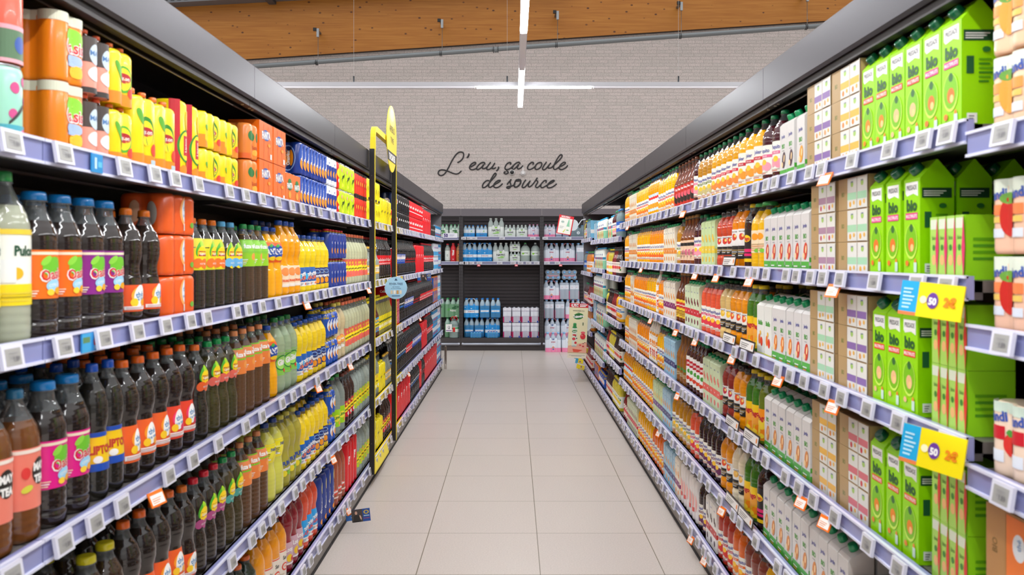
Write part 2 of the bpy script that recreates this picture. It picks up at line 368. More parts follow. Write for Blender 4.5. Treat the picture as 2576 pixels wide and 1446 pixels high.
def bio(bar, fr): return [PL([(-.78,.86),(-.6,.83),(.2,.85),(.78,.82),(.78,.97),(-.78,.97)],W_), PL([(-.74,.865),(.2,.88),(.74,.86),(.74,.96),(-.74,.96)],'#f7f6f2'), T('PRESSADE',0,.915,11,'#333333',0,.72,.02), T('bio',0,.735,26,'#1f5a2a',0,1.1,.05), R(-.75,.75,.59,.655,bar), T('MULTIFRUITS',0,.622,8,W_,0,.8,.03), E(-.05,.36,31,42,'#d4f560'), E(-.05,.37,28,38,'#7cc40a'), E(.0,.50,9,10,'#2f6b30',20), E(0,.33,15,17,fr), E(.1,.30,8,9,'#ffd08a'), E(.5,.16,5,7,'#f08a2a'), R(.35,.7,.05,.15,'#cfe7d2'), E(-.5,.14,8,7,fr)]
def bioside(): return [R(-.9,.85,.80,.90,'#1d4a2c'), *dart(-.8,.8,.82,.885,W_,W_,3), R(-.75,-.35,.50,.66,'#1d5a33'), *dart(-.1,.8,.42,.66,'#5fa80f','#3f8a1a',6), R(-.75,-.2,.05,.14,W_), *dart(-.65,-.3,.06,.13,'#555','#777',3), E(.3,.72,9,6,'#2f7a30')]
def brick6(c1, c2): # card end + two little bricks
    a = [R(-1,-.38,0,1,'#b89868'), T('BIO',-.68,.5,12,'#6f7a34',0,.7,.03)]
    for x in (-.36,.33):
        a += [R(x,x+.64,.02,.98,'#e4e2da'), R(x,x+.64,.30,.52,c1), E(x+.32,.78,9,8,'#a9cf6a'), T('Jardin',x+.32,.86,5,'#55609e'), E(x+.2,.16,7,8,c2), E(x+.45,.2,6,6,'#f0b84a'), R(x+.62,x+.67,0,1,'#cfcabd')]
    return a
def brickside(c): return [R(-1,1,0,1,'#b89868'), *dart(-.6,.6,.3,.7,'#8d7a4a','#7d8a4a',4)]
# ---------------------------------------------------------------- soda side
B = bottle
B('lemonade','lemonade_bottle','clear bottle with yellow lemon label','straight',.050,.345,LQ('#c9cdb4',.35),'#2d9a4e',(.22,.66,'#eeeee4',[R(-3.1,3.1,0,.28,'#f2d61c'),R(-3.1,3.1,.93,1,'#e8c83a'),T('Pulco',.0,.72,19,'#25523a',0,.8,.04),E(-.4,.42,15,12,'#f6b62a'),R(-1.1,-.4,.3,.6,'#e9e9e6'),*dart(-1,1,.05,.2,'#b9a21a','#e0c83a',3)]))
B('oas_o','fruit_drink_bottle','dark blue-capped bottle with orange label','wide',.0478,.312,LQ('#2a211d',.06),'#1784d2',(.27,.60,'#f0731c',oasis(0)))
B('oas_v','fruit_drink_bottle','dark blue-capped bottle with purple label','wide',.0478,.312,LQ('#2a211d',.06),'#1784d2',(.27,.60,'#8e2c8c',oasis(0)))
B('oas_p','fruit_drink_bottle','dark blue-capped bottle with pink label','wide',.0478,.312,LQ('#29201c',.06),'#1784d2',(.27,.60,'#e2218a',oasis(0)))
B('maytea','tea_bottle','amber tea bottle with salmon label','straight',.047,.310,LQ('#7a4a26',.18),'#2a6f96',(.22,.62,'#f0836f',[R(-1.5,1.5,.92,.98,'#f6e7da'),E(.1,.60,20,28,'#2b2724'),T('MAY',.1,.68,15,W_,0,.8,.06),T('TEA',.1,.48,15,W_,0,.8,.06),E(-.6,.6,9,12,'#e0403c'),E(-.55,.34,12,7,'#d9d84a',20)]))
B('peachtea','ice_tea_bottle','dark tea bottle with low orange label','wavy',.042,.300,LQ('#2b211b',.08),'#f07a1e',(.10,.33,'#ee5a26',tropic('#f6a31c','#f9b03a')),fill=.86)
B('peachtea2','ice_tea_bottle','dark tea bottle with orange peach label','wavy',.045,.312,LQ('#2a221d',.10),'#f06a1c',(.16,.46,'#ee6226',tropic('#f6a31c','#f9a02a')),fill=.86)
B('rasptea','ice_tea_bottle','dark tea bottle with red raspberry label','wavy',.045,.312,LQ('#2a1f1c',.10),'#f06a1c',(.16,.46,'#e8452c',tropic('#e0215a','#f03a6a')),fill=.86)
B('litea','tea_bottle','dark bottle with yellow and blue label','wavy',.0375,.325,LQ('#2b2823',.15),'#1a56c4',(.22,.50,'#f6c917',[R(-3.1,3.1,.88,1,'#1f4fb4'),R(-3.1,3.1,0,.2,'#1f4fb4'),T('LIPTON',0,.55,15,'#c03a2a',0,.8,.05),E(-.4,.3,9,7,W_)]),fill=.86)
for k_, c_, cc, dn in (('lip_o','#f0742a','#f07a1e','orange-capped'),('lip_b','#6ab4e6','#5fb6ea','light-blue-capped')):
    B(k_,'lemon_tea_bottle',f'{dn} dark tea bottle with yellow label','straight',.043,.295,LQ('#2a241e',.10),cc,(.44,.78,'#d9d420' if k_=='lip_o' else None,[E(.0,.45,26,44,'#ffe11e',0)]+lipton(c_)),fill=.86)
B('lip_w','lemon_tea_bottle','small orange-capped wavy bottle with fruit label','wavy',.042,.300,LQ('#2a261f',.15),'#f0742a',(.50,.80,None,lipton('#f0642a')),fill=.84)
B('lip_g','lemon_tea_bottle','green-capped wavy tea bottle','wavy',.042,.300,LQ('#4a4426',.25),'#169a50',(.50,.80,None,lipton('#ee6a5a')),fill=.84)
B('lip_r','lemon_tea_bottle','red-capped tea bottle with magenta label','wavy',.042,.300,LQ('#322a22',.15),'#e02338',(.46,.78,None,lipton('#b84a86')),fill=.84)
B('lip_t','lemon_tea_bottle','green-capped tea bottle with teal label','wavy',.042,.300,LQ('#4a4026',.2),'#1f9c54',(.46,.78,None,lipton('#4aa69a')),fill=.84)
B('fuze','peach_tea_bottle','peach-capped tea bottle with green label','straight',.045,.310,LQ('#6b4a30',.25),'#e8935e',(.50,.80,'#e98a52',fuze('#f0853c')),fill=.86)
B('fuze_g','peach_tea_bottle','green-capped tea bottle with lime label','straight',.043,.295,LQ('#54402e',.25),'#2b9a52',(.46,.80,'#8ccf3a',fuze('#9ad42a')),fill=.86)
B('fuze_r','peach_tea_bottle','red-capped tea bottle with strawberry label','straight',.043,.295,LQ('#54402e',.2),'#d8214a',(.46,.80,'#f0a37a',fuze('#e8485a')),fill=.86)
B('fanta','orange_soda_bottle','orange soda bottle with orange label','wavy',.045,.295,LQ('#ffb000',.04),'#1d4fb0',(.50,.78,'#f0641e',fanta(0)),fill=.90)
B('lorange','orange_soda_bottle','tall deep orange soda bottle','wavy',.047,.330,LQ('#ffaa00',.04),'#1d4fb0',(.12,.40,'#f3d9b8',[T('Lorina',0,.72,15,W_,12,.8,.04),E(0,.72,20,15,'#f09048'),T('ORANGE',0,.3,8,'#e8602a',0,.8,.05),R(-1,1,.02,.16,'#efe6da')]),fill=.93)
B('lorlem','lemon_soda_bottle','yellow soda bottle with blue label','wavy',.043,.275,LQ('#ffdc10',.05),'#1b4fae',(.12,.44,'#1f5fae',loring('#f07a4a')),fill=.90)
B('orangina','orange_soda_bottle','yellow soda bottle with navy label','round',.044,.275,LQ('#fbd614',.05),'#1b4fae',(.12,.42,'#23306e',orang()),fill=.90)
B('citron','lemon_soda_bottle','pale lemon soda bottle with yellow label','wavy',.046,.320,LQ('#e2df5e',.12),'#1d3f8c',(.50,.74,'#f2e21a',[E(-.2,.5,16,18,'#f6ee3a'),T('FANTA',.3,.7,10,'#1d3f8c',0,.8,.04),R(-.9,-.1,.15,.6,W_),*dart(-.8,-.2,.2,.55,'#333','#555',4)]),fill=.88)
B('funlem','lemon_soda_bottle','translucent lemon bottle with lemon print','wavy',.045,.310,LQ('#c9bf4a',.35),'#c8c04a',(.14,.42,None,[T('FUN',0,.7,15,'#2b4a9a',10,.9,.05),T('lemon',0,.45,13,W_,10,.8,.03),E(-.3,.2,13,11,'#f2dc2a'),E(.3,.25,10,9,'#7dba2a')]),fill=.90)
B('gini','lime_soda_bottle','pale green soda bottle with green label','cola',.048,.320,LQ('#b9cfa8',.35),'#1f7a3c',(.24,.54,'#7cc243',[E(0,.55,30,26,'#1f7a3c',20),E(0,.55,26,22,'#9cd860',20),T('Gini',0,.58,20,W_,10,.8,.06),E(.3,.2,6,6,'#d8202c')]),fill=.86)
B('pinklem','pink_lemonade_bottle','pale peach lemonade bottle with round label','wavy',.046,.315,LQ('#ead8a8',.2),'#e3cf5a',(.16,.50,None,[E(0,.55,20,20,'#f07a5a'),E(0,.55,16,16,'#f6b34a'),T('Fresh',0,.55,9,W_,12,.8,.04),E(0,.15,14,7,'#f3f0ea')]),fill=.88)
B('schw_o','tonic_bottle','cloudy tonic bottle with pink label','cola',.043,.310,LQ('#d9dcb4',.25),'#f07850',(.16,.50,'#f0705a',schw('#f06a6a')),fill=.84)
B('schw_l','tonic_bottle','clear tonic bottle with lime label','cola',.043,.310,LQ('#bccbc4',.4),'#b8c4c0',(.18,.50,'#b9dc2a',schw('#f0c02a')),fill=.86)
B('schw_r','tonic_bottle','dark tonic bottle with crimson label','cola',.043,.310,LQ('#3a211a',.2),'#7a3a2a',(.18,.48,'#c8202e',schw('#f2f2ea')),fill=.86)
B('schw_y','tonic_bottle','clear tonic bottle with yellow label','cola',.043,.310,LQ('#a9b5ac',.45),'#f0dc1e',(.18,.50,'#f2e01c',schw('#f7f4d0')),fill=.84)
B('gtonic','glass_tonic_bottle','small glass tonic bottle with gold label','glass',.032,.240,LQ('#b9c4bb',.5),'#e8b83a',(.20,.46,'#e9b640',[R(-.8,.8,.2,.8,'#f4ead0'),*dart(-.6,.6,.25,.7,'#555','#888',4)]),fill=.84)
B('limeso','lime_soda_bottle','large clear bottle with lime green label','straight',.052,.325,LQ('#b4c3bc',.45),'#2aa04a',(.14,.44,'#a4dc1a',[E(0,.5,20,16,'#f2e43a'),T('Lime',0,.55,14,'#2a7a2a',8,.9,.04),E(.4,.2,8,8,'#f6a32a')]),fill=.86)
B('syrup','orange_lemonade_bottle','tall russet soda bottle with white print','straight',.044,.320,LQ('#b8593a',.2),'#c86a44',(.14,.36,None,[E(0,.5,16,14,'#e0402a'),T('Bulles',0,.55,11,W_,10,.8,.04),R(-1,1,.0,.12,'#f2d6c8')]),fill=.90)
B('peachso','orange_juice_bottle','round orange bottle with white label','straight',.050,.285,LQ('#f29a10',.03),'#e08a2a',(.06,.48,'#efe3d2',[R(-3.1,3.1,.94,.98,'#e8522a'),T('San',0.1,.72,13,'#333',0,.8,.02),E(.1,.40,16,14,'#e2452e'),E(.1,.40,11,9,'#efe3d2'),T('100',.1,.4,7,'#e2452e'),*dart(-1,.2,.05,.2,'#aa9','#cb9',3)]),fill=.88)
B('ruby','red_soda_bottle','burgundy wavy soda bottle','wavy',.045,.315,LQ('#8e1726',.05),'#a01c2c',(.12,.42,'#c9a3ae',[T('Loop',0,.7,15,W_,0,.8,.04),E(0,.3,13,14,'#f2c51e'),E(.4,.25,9,9,'#c2213a'),R(-1,1,0,.08,'#efe8e4')]),fill=.93)
B('blood','red_soda_bottle','coral wavy bottle with blue label','wavy',.044,.315,LQ('#e8502c',.05),'#e0502c',(.12,.44,'#2f9fe0',loring('#e8484a')),fill=.93)
B('cokebig','cola_bottle','black cola bottle with red label','cola',.047,.320,LQ('#1d1411',.04),'#d8141e',(.34,.56,'#e2131f',cola()),fill=.86)
B('cokezero','cola_bottle','black cola bottle with red lettering','cola',.047,.320,LQ('#181211',.04),'#1a1a1a',(.34,.56,'#1a1717',cola(tc='#e2131f')),fill=.86)
B('pepsi','cola_bottle','black cola bottle with blue round emblem','cola',.046,.320,LQ('#1b1412',.04),'#1c1c1e',(.34,.60,'#1745a6',pepsi()),fill=.86)
B('pepsimax','cola_bottle','all black cola bottle','cola',.046,.320,LQ('#17120f',.04),'#cfd2d6',(.34,.60,'#18181c',[T('pepsi',0,.7,12,W_,0,.8,.04),T('MAX',0,.35,14,'#3b8ae0',0,.8,.04)]),fill=.86)
B('yellowb','quinine_bottle','small amber bottle with bright yellow label','glass',.036,.270,LQ('#a9a45a',.3),'#f2e41c',(.14,.52,'#f0e01c',[T('Tonic',0,.6,13,'#4a6a1a',0,.8,.05),E(0,.25,10,10,'#f7f4d0')]),fill=.84)
B('bluelab','flavoured_tonic_bottle','small ruby bottle with blue label','glass',.036,.270,LQ('#5a2420',.2),'#f2e41c',(.14,.52,'#4a9cd0',schw('#e8602a')),fill=.84)
B('dkjuice','grape_bottle','brown bottle with yellow cap','shoulder',.045,.290,LQ('#3a2a1c',.10),'#ddd022',(.12,.40,'#3a2a20',[T('Pago',0,.6,14,'#e8c23a',0,.8,.05)]),fill=.86)
B('ylime','lemon_bottle','lemon yellow squash bottle with red lettering','round',.050,.265,LQ('#c8bc3a',.25),'#9ab82a',(.14,.52,'#e9dc3a',[T('Fruit',0,.6,18,'#c2272d',12,.8,.05),E(-.4,.3,14,11,'#8cc03a')]),fill=.90)
B('canned','green_bottle','dark green sparkling juice bottle','round',.046,.255,LQ('#24382a',.10),'#e86a24',(.30,.62,'#2f4a34',[E(0,.5,16,15,'#86c23a'),T('Bio',0,.5,12,W_,0,.8,.04),R(-1,1,.9,.98,W_)]),fill=.9)
# ---------------------------------------------------------------- soda packs
def P(key, name, desc, nx, ny, Rr, H, zf, film, front, side, s=1.42, **kw):
    if name != 'water_pack': front, side = big(front, s), big(side, s)
    kind(key, name, desc, 'pack', pack_parts(nx, ny, Rr, H, zf, film, front, side, **kw), 2*Rr*nx, 2*Rr*ny, H)
P('ministand','mini_bottle_pack','shrink pack of orange fruit drink bottles',2,3,.030,.152,.152,'#f08418',[R(-1.2,1.2,.86,1,'#dcdcc4'),E(.1,.68,24,16,'#8fd23a'),T('Oasis',.1,.56,20,W_,0,.8,.05),T('Oasis',.1,.56,18,'#d8202c',0,.82,.02),E(.1,.36,22,9,'#a9bfe8'),E(.3,.2,14,10,'#f6c02c')],[R(-1.2,1.2,.86,1,'#dcdcc4'),R(-1,-.6,.1,.86,'#f0a078'),E(-.55,.5,10,30,W_)])
P('maymini','mini_tea_pack','small pack of peach tea bottles',1,3,.028,.150,.130,'#f0a08c',[R(-1.2,1.2,.55,1,'#4a403c'),R(-1.2,1.2,0,.1,'#3a3432'),E(0,.7,12,17,'#c6d6e2'),E(0,.35,14,12,'#e9e4e2'),T('MAY',0,.72,8,'#4a7ab0')],[R(-1.2,1.2,.6,1,'#4a403c'),R(-1.2,1.2,0,.1,'#3a3432')],bottle=('straight',LQ('#4a3020'),'#f0683c',None))
P('lipmini','mini_lemon_tea_pack','yellow pack of lemon tea bottles',2,3,.028,.150,.135,'#f7d916',[R(-1.2,1.2,0,.22,'#f08c1c'),E(-.5,.6,6,20,'#5fae2c',30),E(.1,.5,18,24,'#4fae2c'),E(.1,.5,15,20,'#ffe11e'),E(.1,.52,15,9,'#b3232b'),T('Lipton',.1,.52,7,W_,0,.85),E(.5,.25,9,9,'#e0402a')],[R(-1.2,1.2,0,.22,'#f08c1c'),E(0,.6,12,8,'#5fae2c',30)],bottle=('straight',LQ('#4a3020'),'#f07a3c',None))
P('liptall','lemon_tea_pack','tall yellow pack of lemon tea bottles',2,2,.033,.215,.195,'#f7d916',[R(-1.2,1.2,0,.22,'#f08c1c'),E(-.6,.72,7,16,'#5fae2c',30),E(.1,.55,17,28,'#2f8a2c'),E(.1,.52,15,24,'#ffe11e'),E(.1,.54,15,9,'#b3232b'),T('Lipton',.1,.54,8,W_,0,.85),E(.5,.3,9,12,'#e0402a'),R(.3,.8,.06,.16,'#b9cdd2')],[PL([(-1,0),(1,0),(1,.1),(-1,.45)],'#f08c1c'),E(0,.62,14,8,'#5fae2c',35)],bottle=('straight',LQ('#4a3020'),'#f07a3c',None))
P('lipfam','family_tea_carton','tall yellow and red multipack',1,3,.043,.235,.235,'#f7dc14',[R(-1.2,-.55,0,1,'#c5202e'),E(.0,.42,22,34,'#2f8a2c'),E(.0,.42,18,30,'#ffe11e'),R(-.28,.28,.30,.55,'#c5202e'),T('Lipton',0,.43,8,W_,90),E(.2,.75,9,20,'#f3c81a'),E(-.2,.12,12,10,'#f08c1c'),E(.3,.2,8,8,'#e0402a')],[R(-1,1,0,.3,'#f08c1c'),E(0,.6,20,24,'#c5202e')])
P('lipcan','lemon_tea_can_pack','low yellow pack of lemon tea cans',3,2,.029,.118,.115,'#f7d916',[PL([(-1,0),(-.4,0),(-1,.35)],'#f08c1c'),R(.2,1.,0,.25,'#f08c1c'),E(-.6,.55,10,6,'#5fae2c',-25),E(.25,.55,17,24,'#2f8a2c'),E(.25,.52,15,20,'#ffe11e'),E(.25,.5,13,8,'#b3232b'),T('Lipton',.25,.5,6.5,W_),E(.6,.25,8,8,'#e0402a')],[R(-1,1,0,.35,'#f08c1c'),E(0,.5,14,20,'#e8e04a'),R(-.6,.6,.5,.7,'#c5302e')])
P('tropcan','tropical_can_pack','orange pack of tropical drink cans',2,2,.030,.135,.132,'#f28a3c',[E(-.6,.65,10,13,'#2f7a3c'),E(.0,.65,10,13,'#2f7a3c'),E(.6,.65,10,13,'#2f7a3c'),T('Tropical',0,.35,10,'#c2501e',0,.9,.03),E(.3,.2,10,8,'#f7b03a')],[E(0,.5,14,20,'#3a8a3c'),R(-1,1,0,.15,'#e8641e')])
P('fancan','orange_soda_can_pack','orange sleeve of orange soda cans',3,2,.030,.150,.148,'#f9761a',[E(-.05,.66,34,15,'#1f4fa8'),T('FANTA',-.05,.66,19,W_,4,.9,.06),R(-.36,-.33,0,.95,'#e05a10'),R(.33,.36,0,.95,'#e05a10'),R(.55,.8,.06,.2,W_),E(.4,.42,12,5,'#f7a02a')],[R(-.02,.02,0,1,'#e05a10'),E(0,.66,16,12,'#1f4fa8'),T('F',0,.66,16,W_,0,1,.06)],top='sleeve')
P('fanex','orange_soda_can_pack','orange sleeve with leafy green badge',2,2,.030,.135,.133,'#f2761a',[E(0,.72,18,10,'#2f8a3c'),E(0,.6,26,14,'#1f7a4a'),T('FANTA',0,.6,15,W_,4,.9,.06),E(0,.3,14,11,'#f7a83a')],[R(-.02,.02,0,1,'#e05a10')],top='sleeve')
P('orgcan','blue_soda_can_pack','navy pack of orange soda cans',3,2,.030,.150,.148,'#1b3c94',[*[q for x in (-.66,0,.66) for q in (E(x,.55,17,44,'#2f58b8'),E(x,.34,13,20,'#f79a1a'),T('Orangina',x,.62,13,W_,78,.6,.05))]],[E(0,.5,26,42,'#8fb0e6'),E(0,.5,23,38,'#16306e'),E(-.2,.5,11,30,'#f79a1a'),E(.25,.5,8,26,'#f79a1a'),T('Orangina',0,.5,11,W_,90,.8,.04)])
P('orgwhite','white_soda_can_pack','white and navy pack of soda cans',2,2,.030,.150,.148,'#e8ecf4',[R(-1.2,1.2,.2,.7,'#1b3c94'),E(-.5,.42,10,13,'#f79a1a'),E(.5,.42,10,13,'#f79a1a'),T('zero',0,.82,8,'#1b3c94')],[R(-1,.2,.1,.8,'#1b3c94'),E(-.2,.45,12,20,'#f79a1a')])
P('schcan','citrus_can_pack','lime yellow pack of citrus cans',2,2,.031,.150,.148,'#c5de1e',[T('Schweppes',0,.5,12,'#1b3a1a',28,.8,.04),E(-.5,.75,9,8,'#f29a9a'),E(.5,.72,8,8,'#f0c83a'),E(0,.2,12,10,'#f2e43a')],[T('Schw',0,.5,14,'#1b3a1a',28,.8,.04),E(.2,.8,10,9,'#f6b0b0')],top='can')
P('redcan','red_can_pack','red-orange pack of citrus cans',2,2,.030,.150,.148,'#ea3b24',[E(-.5,.55,11,17,'#c5202e'),E(.5,.55,11,17,'#c5202e'),E(-.5,.55,7,10,'#f6c81c'),E(.5,.55,7,10,'#f6c81c'),R(-1.1,1.1,.0,.07,'#1b1b1b'),R(-1.1,1.1,.92,1,'#1b1b1b')],[E(0,.5,14,22,'#f6c81c')])
P('redsingle','red_can_pack','bright red pack of soda cans',1,2,.030,.150,.148,'#e2281f',[E(0,.6,14,18,'#f2e41c'),E(0,.3,8,8,W_)],[E(0,.5,16,22,'#f6c81c')])
P('yelcan','yellow_can_pack','bright yellow pack of tonic cans',2,2,.031,.150,.148,'#f4e010',[E(-.5,.5,7,16,'#c8aa10'),E(.5,.5,7,16,'#c8aa10'),T('S',-.5,.55,16,'#3a3210'),T('S',.5,.55,16,'#3a3210'),R(.1,.5,.03,.15,'#222')],[E(0,.5,12,18,'#c8aa10')])
P('yelbot','yellow_bottle_pack','solid yellow pack of tonic bottles',2,2,.034,.215,.200,'#f4e010',[T('Schweppes',0,.5,10,'#7a6a10',28,.8,.04),E(-.4,.7,8,8,'#fff46a')],[T('Schw',0,.4,14,'#7a6a10',28,.8,.04)],bottle=('cola',LQ('#9ab0a0',.3),'#f2e41c',None))
P('navypk','navy_bottle_pack','navy pack of soda bottles with red caps',3,2,.036,.160,.142,'#1b3c94',[*[q for x in (-.66,0,.66) for q in (E(x,.45,10,26,'#20469e'),E(x,.3,8,11,'#f79a1a'),T('O',x,.6,11,W_,70,.7,.05))]],[E(0,.5,26,28,'#8fb0e6'),E(0,.5,22,24,'#16306e'),E(0,.5,24,6,'#f79a1a'),T('Orangina',0,.5,10,W_,0,.8,.04)],bottle=('round',LQ('#caa21a',.1),'#e0202a',None))
P('bluefour','blue_bottle_pack','small blue pack of soda bottles',2,2,.033,.150,.125,'#1f54b8',[E(-.5,.5,15,22,'#e8eef4'),E(.5,.5,15,22,'#e8eef4'),E(-.5,.4,9,11,'#f79a1a'),E(.5,.4,9,11,'#f79a1a'),T('fun',-.5,.65,8,'#1f54b8'),T('fun',.5,.65,8,'#1f54b8')],[E(0,.5,18,20,'#f0c83a')],bottle=('round',LQ('#d8bc2a',.2),'#1b3f9e',None))
P('navytall','navy_tall_pack','tall navy shrink pack of soda bottles',1,2,.044,.290,.265,'#1a3a90',[T('Orangina',0,.45,15,W_,80,.7,.04),E(.1,.78,8,20,'#efe08a'),E(0,.14,12,10,'#f79a1a')],[E(0,.8,18,30,'#efe08a'),T('ORANGINA',0,.35,12,'#f79a1a',80,.8,.05)],bottle=('round',LQ('#d8bc2a',.2),'#1b3f9e',None))
P('teapack6','tea_pack','orange pack of peach tea bottles',3,2,.037,.118,.116,'#ee5f22',[E(.1,.58,20,30,'#f8a85a'),E(.1,.60,14,24,'#dfe9f2'),T('thé',.1,.68,10,'#5a8ab8',10),T('ice tea',.1,.5,6,'#5a8ab8',10),R(.0,.32,.10,.28,'#f0e8e2'),E(.6,.25,6,6,'#6fae3a'),R(-.35,-.33,.0,.9,'#d8501a'),R(.33,.35,0,.9,'#d8501a')],[E(-.3,.55,10,22,'#f0b48c'),E(.35,.5,12,24,'#b8b4ac')])
P('cokered','cola_pack','bright red shrink pack of cola bottles',2,2,.044,.300,.285,'#e01620',[T('Coca-Cola',0,.45,20,W_,80,.75,.03),E(-.4,.8,10,20,'#f04a4a')],[T('Coca',0,.45,20,W_,80,.75,.03)])
P('cokecans','cola_can_pack','red pack of cola cans',3,2,.031,.150,.148,'#e01620',[T('Coca-Cola',0,.62,18,W_,0,.85,.03),R(-.9,.9,.3,.34,W_)],[E(0,.5,22,22,W_),E(0,.5,19,19,'#c01018'),T('x6',0,.5,14,W_)])
P('zerocans','black_cola_can_pack','black pack of cola cans',2,2,.031,.150,.148,'#1a1718',[T('pepsi',0,.62,16,W_,0,.85,.03),E(0,.3,9,9,'#2a6ad0')],[E(0,.5,20,20,'#c9c9cc'),E(0,.5,17,17,'#1a1718')])
P('navycans','navy_cola_can_pack','dark navy pack of cola cans',2,2,.031,.150,.148,'#1b2a55',[E(0,.55,18,18,W_),E(0,.55,14,14,'#c02030')],[E(0,.5,18,18,W_)])
P('cokeside','cola_box_pack','red card pack of cola cans',1,2,.043,.118,.116,'#d8141e',[T('Cola',0,.5,14,W_,90,.9,.03)],[T('Cola',0,.5,14,W_,0,.9,.03)],top='sleeve')
P('energy','energy_can_pack','blue and silver pack of energy cans',2,2,.029,.165,.163,'#2a8fc8',[R(-1.1,1.1,.45,.75,'#d8dfe6'),E(-.5,.3,8,8,'#e03a3a'),E(.5,.3,8,8,'#e03a3a')],[R(-1,1,.4,.7,'#dfe4ea')],top='can')
P('white_en','energy_can_pack','white and blue pack of energy cans',2,2,.029,.165,.163,'#dfe6ec',[R(-1.1,1.1,.1,.4,'#49a8dc'),E(-.5,.7,7,9,'#e03a8a'),E(.5,.7,7,9,'#3a9ae0')],[R(-1,1,.1,.4,'#49a8dc')],top='can')
P('orange_en','energy_can_pack','orange and blue energy drink pack',2,2,.029,.166,.164,'#f08420',[R(-1.1,0,.1,.9,'#1d5fb0'),E(.5,.5,8,20,'#f7c83a')],[R(-1,1,.3,.6,'#1d3f8a')])
P('mintcan','blossom_can_pack','mint green pack of blossom tea cans',1,2,.040,.150,.147,'#9fd9c2',[E(-.3,.7,7,8,'#d0508a'),E(.3,.8,6,7,'#d0508a'),E(.5,.55,6,6,'#e06a9a'),E(-.4,.35,6,7,'#d0508a'),PL([(-.6,.2),(.3,.45),(.2,.5),(-.6,.24)],'#3a3a3a'),R(-1.2,1.2,.12,.2,'#4aa8b8'),E(.3,.1,8,6,'#e06a9a')],[E(0,.5,8,8,'#d0508a')],top='can')
P('pinkcan','peach_can_pack','coral pink pack of tea cans',1,2,.040,.150,.147,'#e8644c',[R(-1.2,1.2,.0,.5,'#5a7a5a'),R(-1.2,1.2,.44,.5,'#e8a8b4'),R(-1.2,1.2,0,.05,'#e8a8b4'),E(0,.25,10,12,'#3a5aa8')],[R(-1.2,1.2,0,.5,'#6a8a6a')],top='can')
P('creamcan','tea_can_pack','cream pack of tea cans with orange bands',1,2,.040,.150,.147,'#efe9cc',[R(-1.2,1.2,.15,.22,'#e8843a'),R(-1.2,1.2,.30,.36,'#e8c83a'),T('x2',.2,.72,22,'#e0503a',0,.9,.05)],[R(-1.2,1.2,.15,.3,'#e8843a')],top='can')
# ---------------------------------------------------------------- juice side
GC = '#12935a'
def J(key, desc, liq, fr, bar, shape='shoulder', Rr=.042, H=.262, cap=GC, lz=(.10,.50), name='juice_bottle', nm='Paquito', fill=.84, thru=.04, **kw):
    B(key, name, desc, shape, Rr, H, LQ(liq, thru), cap, (lz[0], lz[1], '#f3efe2', juice(fr, bar, nm)), fill=fill, **kw)
J('jo1','orange juice bottle with cream label','#ffae00','#f29a1c','#c8203a',thru=.02)
J('jo2','orange juice bottle with white and red label','#ffb800','#f27a1c','#e24a2c',nm='Andros',Rr=.044,H=.27,thru=.02)
J('jo3','amber juice bottle with white label','#fb9206','#ef6a2a','#f0a81c',nm='Cidou',thru=.02)
J('jo4','golden juice bottle with blue label bar','#ffbb00','#f0902a','#3a8ac8',nm='Jafaden',thru=.02)
J('jp1','golden bottle with peach fruit label','#e8a40e','#f08a3a','#d8243a',shape='straight',Rr=.045,H=.264,nm='Joker',lz=(.10,.56))
J('jbig','tall orange bottle with white peach label','#ffb400','#f29a2c','#c8202e',shape='straight',Rr=.046,H=.268,nm='Joker',lz=(.12,.60),thru=.02)
J('jdark','dark purple bottle with pink label','#4a1a22','#f29aa8','#e86a94',shape='straight',Rr=.046,H=.266,lz=(.14,.56))
J('jgrape','deep purple grape juice bottle','#2a1418','#6a2a5a','#7a1f4a',Rr=.042,H=.262)
J('jpink','coral grapefruit juice bottle','#ee5a38','#e23a4a','#d8246a',Rr=.042,H=.262)
J('jred','tomato red juice bottle','#b8331c','#d8342a','#c8202e',Rr=.040,H=.262)
J('jcarrot','carrot orange juice bottle','#e8680e','#f08a1c','#e86a1c',Rr=.042,H=.262)
J('japple','golden apple juice bottle with beige label','#c88a1c','#c8b87a','#7a8a3a',shape='straight',Rr=.047,H=.265,thru=.1)
J('jpale','pale pear juice bottle with white label','#e6cf8c','#c8c05a','#4a8a3a',Rr=.044,H=.265)
J('jprune','ruddy brown juice bottle','#8a4030','#c85a3a','#b8343a',shape='zumo',Rr=.045,H=.255)
B('jcid','berry_juice_bottle','dark red bottle with white berry label','straight',.040,.275,LQ('#4a1a14',.06),GC,(.12,.66,W_,red3()),fill=.9)
B('jglass','cider_glass_bottle','brown glass bottle with yellow label','glass',.040,.285,LQ('#7a3a12',.15),'#b8894a',(.10,.46,'#f0c83a',[R(-1,1,.55,.85,'#c8302a'),T('Pomme',0,.7,8,W_),*dart(-.7,.7,.1,.45,'#7a3a1a','#aa7a2a',4)]),fill=.92)
B('jglass2','apple_glass_bottle','brown glass bottle with pink beige label','glass',.042,.275,LQ('#8a4418',.15),'#c89a5a',(.10,.50,'#ecc9a8',[R(-.8,.8,.72,.88,'#222222'),E(.2,.4,15,14,'#d8708a'),*dart(-.8,.1,.1,.5,'#7a5a4a','#b88a6a',5)]),fill=.92)
B('jglass3','apple_glass_bottle','brown glass bottle with red apple label','glass',.042,.266,LQ('#7a3410',.18),'#8a4a2a',(.06,.50,'#c22a22',[E(0,.4,22,22,'#2a1c1a'),E(.1,.55,14,12,'#e05a6a'),T('Cidre',0,.85,9,W_,0,.8,.04)]),fill=.92)
